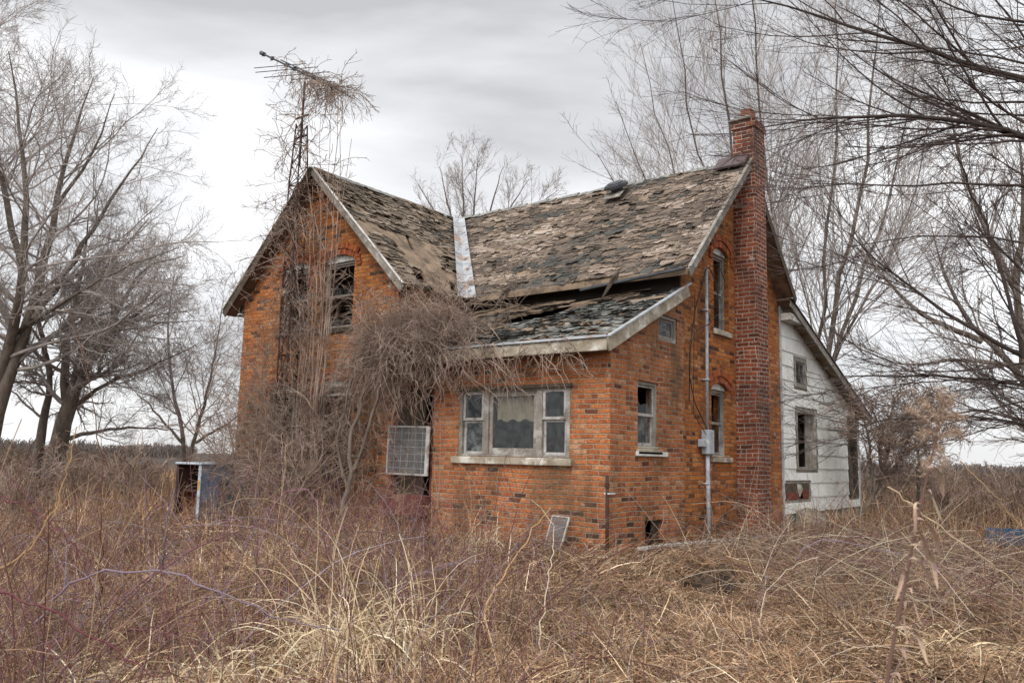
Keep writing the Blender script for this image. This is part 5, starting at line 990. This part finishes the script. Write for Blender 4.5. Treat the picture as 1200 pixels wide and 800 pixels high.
# dried goldenrod close to the camera
D = 1.75; t = thing('dried_weed', 'tall dried weed with fluffy seed head close to the camera at right', 'weed', tuple(at(1035, 830, D)))
st = [at(1034, 840, D), at(1043, 770, D), at(1062, 680, D), at(1072, 620, D), at(1090, 545, D), at(1100, 500, D), at(1104, 470, D)]
P = smooth_line(st, 26)[None]; tubes('stem', [(P, np.linspace(.0045, .002, 26)[None])], M['strand'], t, (8,), [np.array([(.17, .10, .08)])])
rs = random.Random(5)
for v0, du, dv, w_ in ((548, 16, 34, 4), (575, 22, 40, 5), (590, -10, 38, 4), (608, 26, 46, 5.5), (622, 14, 36, 4.5), (638, 32, 52, 5), (655, 24, 34, 4), (668, -12, 36, 4), (690, 20, 42, 5), (706, 8, 46, 6), (735, 40, 44, 5), (760, 26, 40, 5.5), (778, -14, 36, 4), (790, 26, 30, 5)):
    u0 = float(np.interp(v0, [470, 500, 545, 620, 680, 770, 840], [1104, 1100, 1090, 1072, 1062, 1043, 1034])); LV = G(); n = 9; c = rs.uniform(.75, 1.2); c = (.47*c, .33*c, .25*c); ph = rs.uniform(0, 6); row = []
    for i in range(n):
        t_ = i/(n-1); q = at(u0+du*t_**.8+2.5*math.sin(ph+t_*5), v0-7*math.sin(min(t_*3.5, PI))*1.2+dv*t_**1.4, D+.03*math.sin(ph+t_*3)-.025*t_); wd = w_*D/FPX*(.12+math.sin(PI*min(t_*.93+.05, 1))**.8)*.62; sd = nrmz(CR*math.cos(ph*.3+t_*1.6)+CF*math.sin(ph*.3+t_*1.6)*.9+CU*.25); row.append((q-sd*wd, q+CF*.35*wd, q+sd*wd))
    for i in range(n-1):
        for j in (0, 1): LV.poly([row[i][j], row[i][j+1], row[i+1][j+1], row[i+1][j]], tuple(x*rs.uniform(.9, 1.1) for x in c))
    LV.build('leaf', M['strand'], t)
sp_ = [((1100, 505), (1062, 478)), ((1100, 505), (1118, 462)), ((1102, 492), (1128, 490)), ((1098, 520), (1106, 548)), ((1099, 508), (1078, 512)), ((1101, 498), (1080, 470)), ((1098, 515), (1126, 508)), ((1100, 500), (1105, 455)), ((1094, 535), (1082, 552))]
nf = 5200; ci = rng.integers(0, len(sp_), nf); tt = rng.random(nf)**.7; pc = np.stack([ray(*(np.array(sp_[i][0])*(1-q)+np.array(sp_[i][1])*q+[0, 10*q*(1-q)*-1.5])) for i, q in zip(ci, tt)])*D+rng.normal(0, 1, (nf, 3))*(.0022+.0045*tt[:, None])
dd = nrmz(rng.normal(0, 1, (nf, 3))+[0, 0, .5]); s_ = rng.uniform(.0012, .0042, (nf, 1)); q = nrmz(np.cross(dd, rng.normal(0, 1, (nf, 3))))
V = np.stack([pc-dd*s_, pc+q*s_*.22, pc+dd*s_, pc-q*s_*.22], 1).reshape(-1, 3); npmesh('seed_head', V, np.arange(nf*4).reshape(-1, 4), M['strand'], t, np.repeat(pick(nf, [(.46, .33, .24), (.34, .23, .16), (.60, .48, .38)], (3, 3, 1.2)), 4, 0))
sb_ = [(1098, 515, 1062, 480), (1100, 505, 1118, 470), (1102, 490, 1125, 492), (1094, 530, 1104, 545), (1100, 505, 1080, 508)]
P = np.stack([smooth_line([at(a, b, D), at((a+c)/2, (b+d)/2-4, D), at(c, d, D)], 8) for a, b, c, d in sb_]); tubes('side_branches', [(P, np.full(P.shape[:2], .0012))], M['strand'], t, (4,), [np.repeat([(.2, .13, .1)], len(sb_), 0)])

# ================================================================ far field
x = []; 
def far_strip(name, th0, th1, r, h, n, col, kind='stuff', jit=8):
    a = np.radians(rng.uniform(th0, th1, n)); rr = r+rng.uniform(-jit, jit, n); xx, yy = rr*np.sin(a), rr*np.cos(a); hh = h*(.5+.7*np.array([vn(q*40, 1.3, 6) for q in a]))*rng.uniform(.7, 1.1, n)
    az = rng.uniform(0, 2*PI, n); P = np.zeros((n, 4, 3)); P[:, 0] = np.stack([xx, yy, gh(xx, yy)-.2], 1); d = nrmz(np.stack([np.cos(az)*.25, np.sin(az)*.25, np.ones(n)], 1))
    for i in range(1, 4): d = nrmz(d+rng.normal(0, .12, (n, 3))); P[:, i] = P[:, i-1]+d*(hh/3)[:, None]
    R = np.linspace(1, .3, 4)[None]*(r*.0006); s = grow(P, np.broadcast_to(R, (n, 4)), n*3, .4, tr=(.3, 1), ang=(20, 50), wig=.1, n=3, rmin=r*.0003)
    o = tubes(name, [(P, np.broadcast_to(R, (n, 4))), s], M['strand'], None, (3, 3), [pick(n, col, [1]*len(col)), pick(n*3, col, [1]*len(col))]); o['kind'] = kind
far_strip('far_hedge', -80, -62, 75, 1.5, 2600, [(.17, .12, .09), (.12, .09, .07)])
far_strip('far_hedge', -14, 6, 90, 1.7, 2600, [(.19, .13, .09), (.14, .10, .075)])
far_strip('far_hedge', -10, 6, 62, 1.6, 900, [(.15, .10, .07), (.11, .08, .06)])
far_strip('distant_woods', -82, -58, 230, 3.4, 2600, [(.17, .14, .125), (.14, .115, .105)], jit=20)
far_strip('distant_woods', -18, 8, 260, 3.4, 2600, [(.18, .15, .135), (.15, .125, .115)], jit=20)
far_strip('field_scrub', -80, -60, 38, 1.25, 2200, [(.22, .15, .11), (.16, .11, .085)], jit=14)
far_strip('field_scrub', -20, 6, 40, 1.2, 2600, [(.24, .155, .11), (.17, .115, .085)], jit=16)

GN = {'tree': 'bare trees around the house', 'shrub': 'bare shrubs in the brush', 'vine': 'vines climbing on the house', 'cane': 'single bramble canes', 'grass clump': 'straw tussocks', 'sapling': 'saplings by the gable'}
for o in bpy.data.objects:
    if not o.parent and o.get('category') in GN and 'group' not in o.keys(): o['group'] = GN[o['category']]
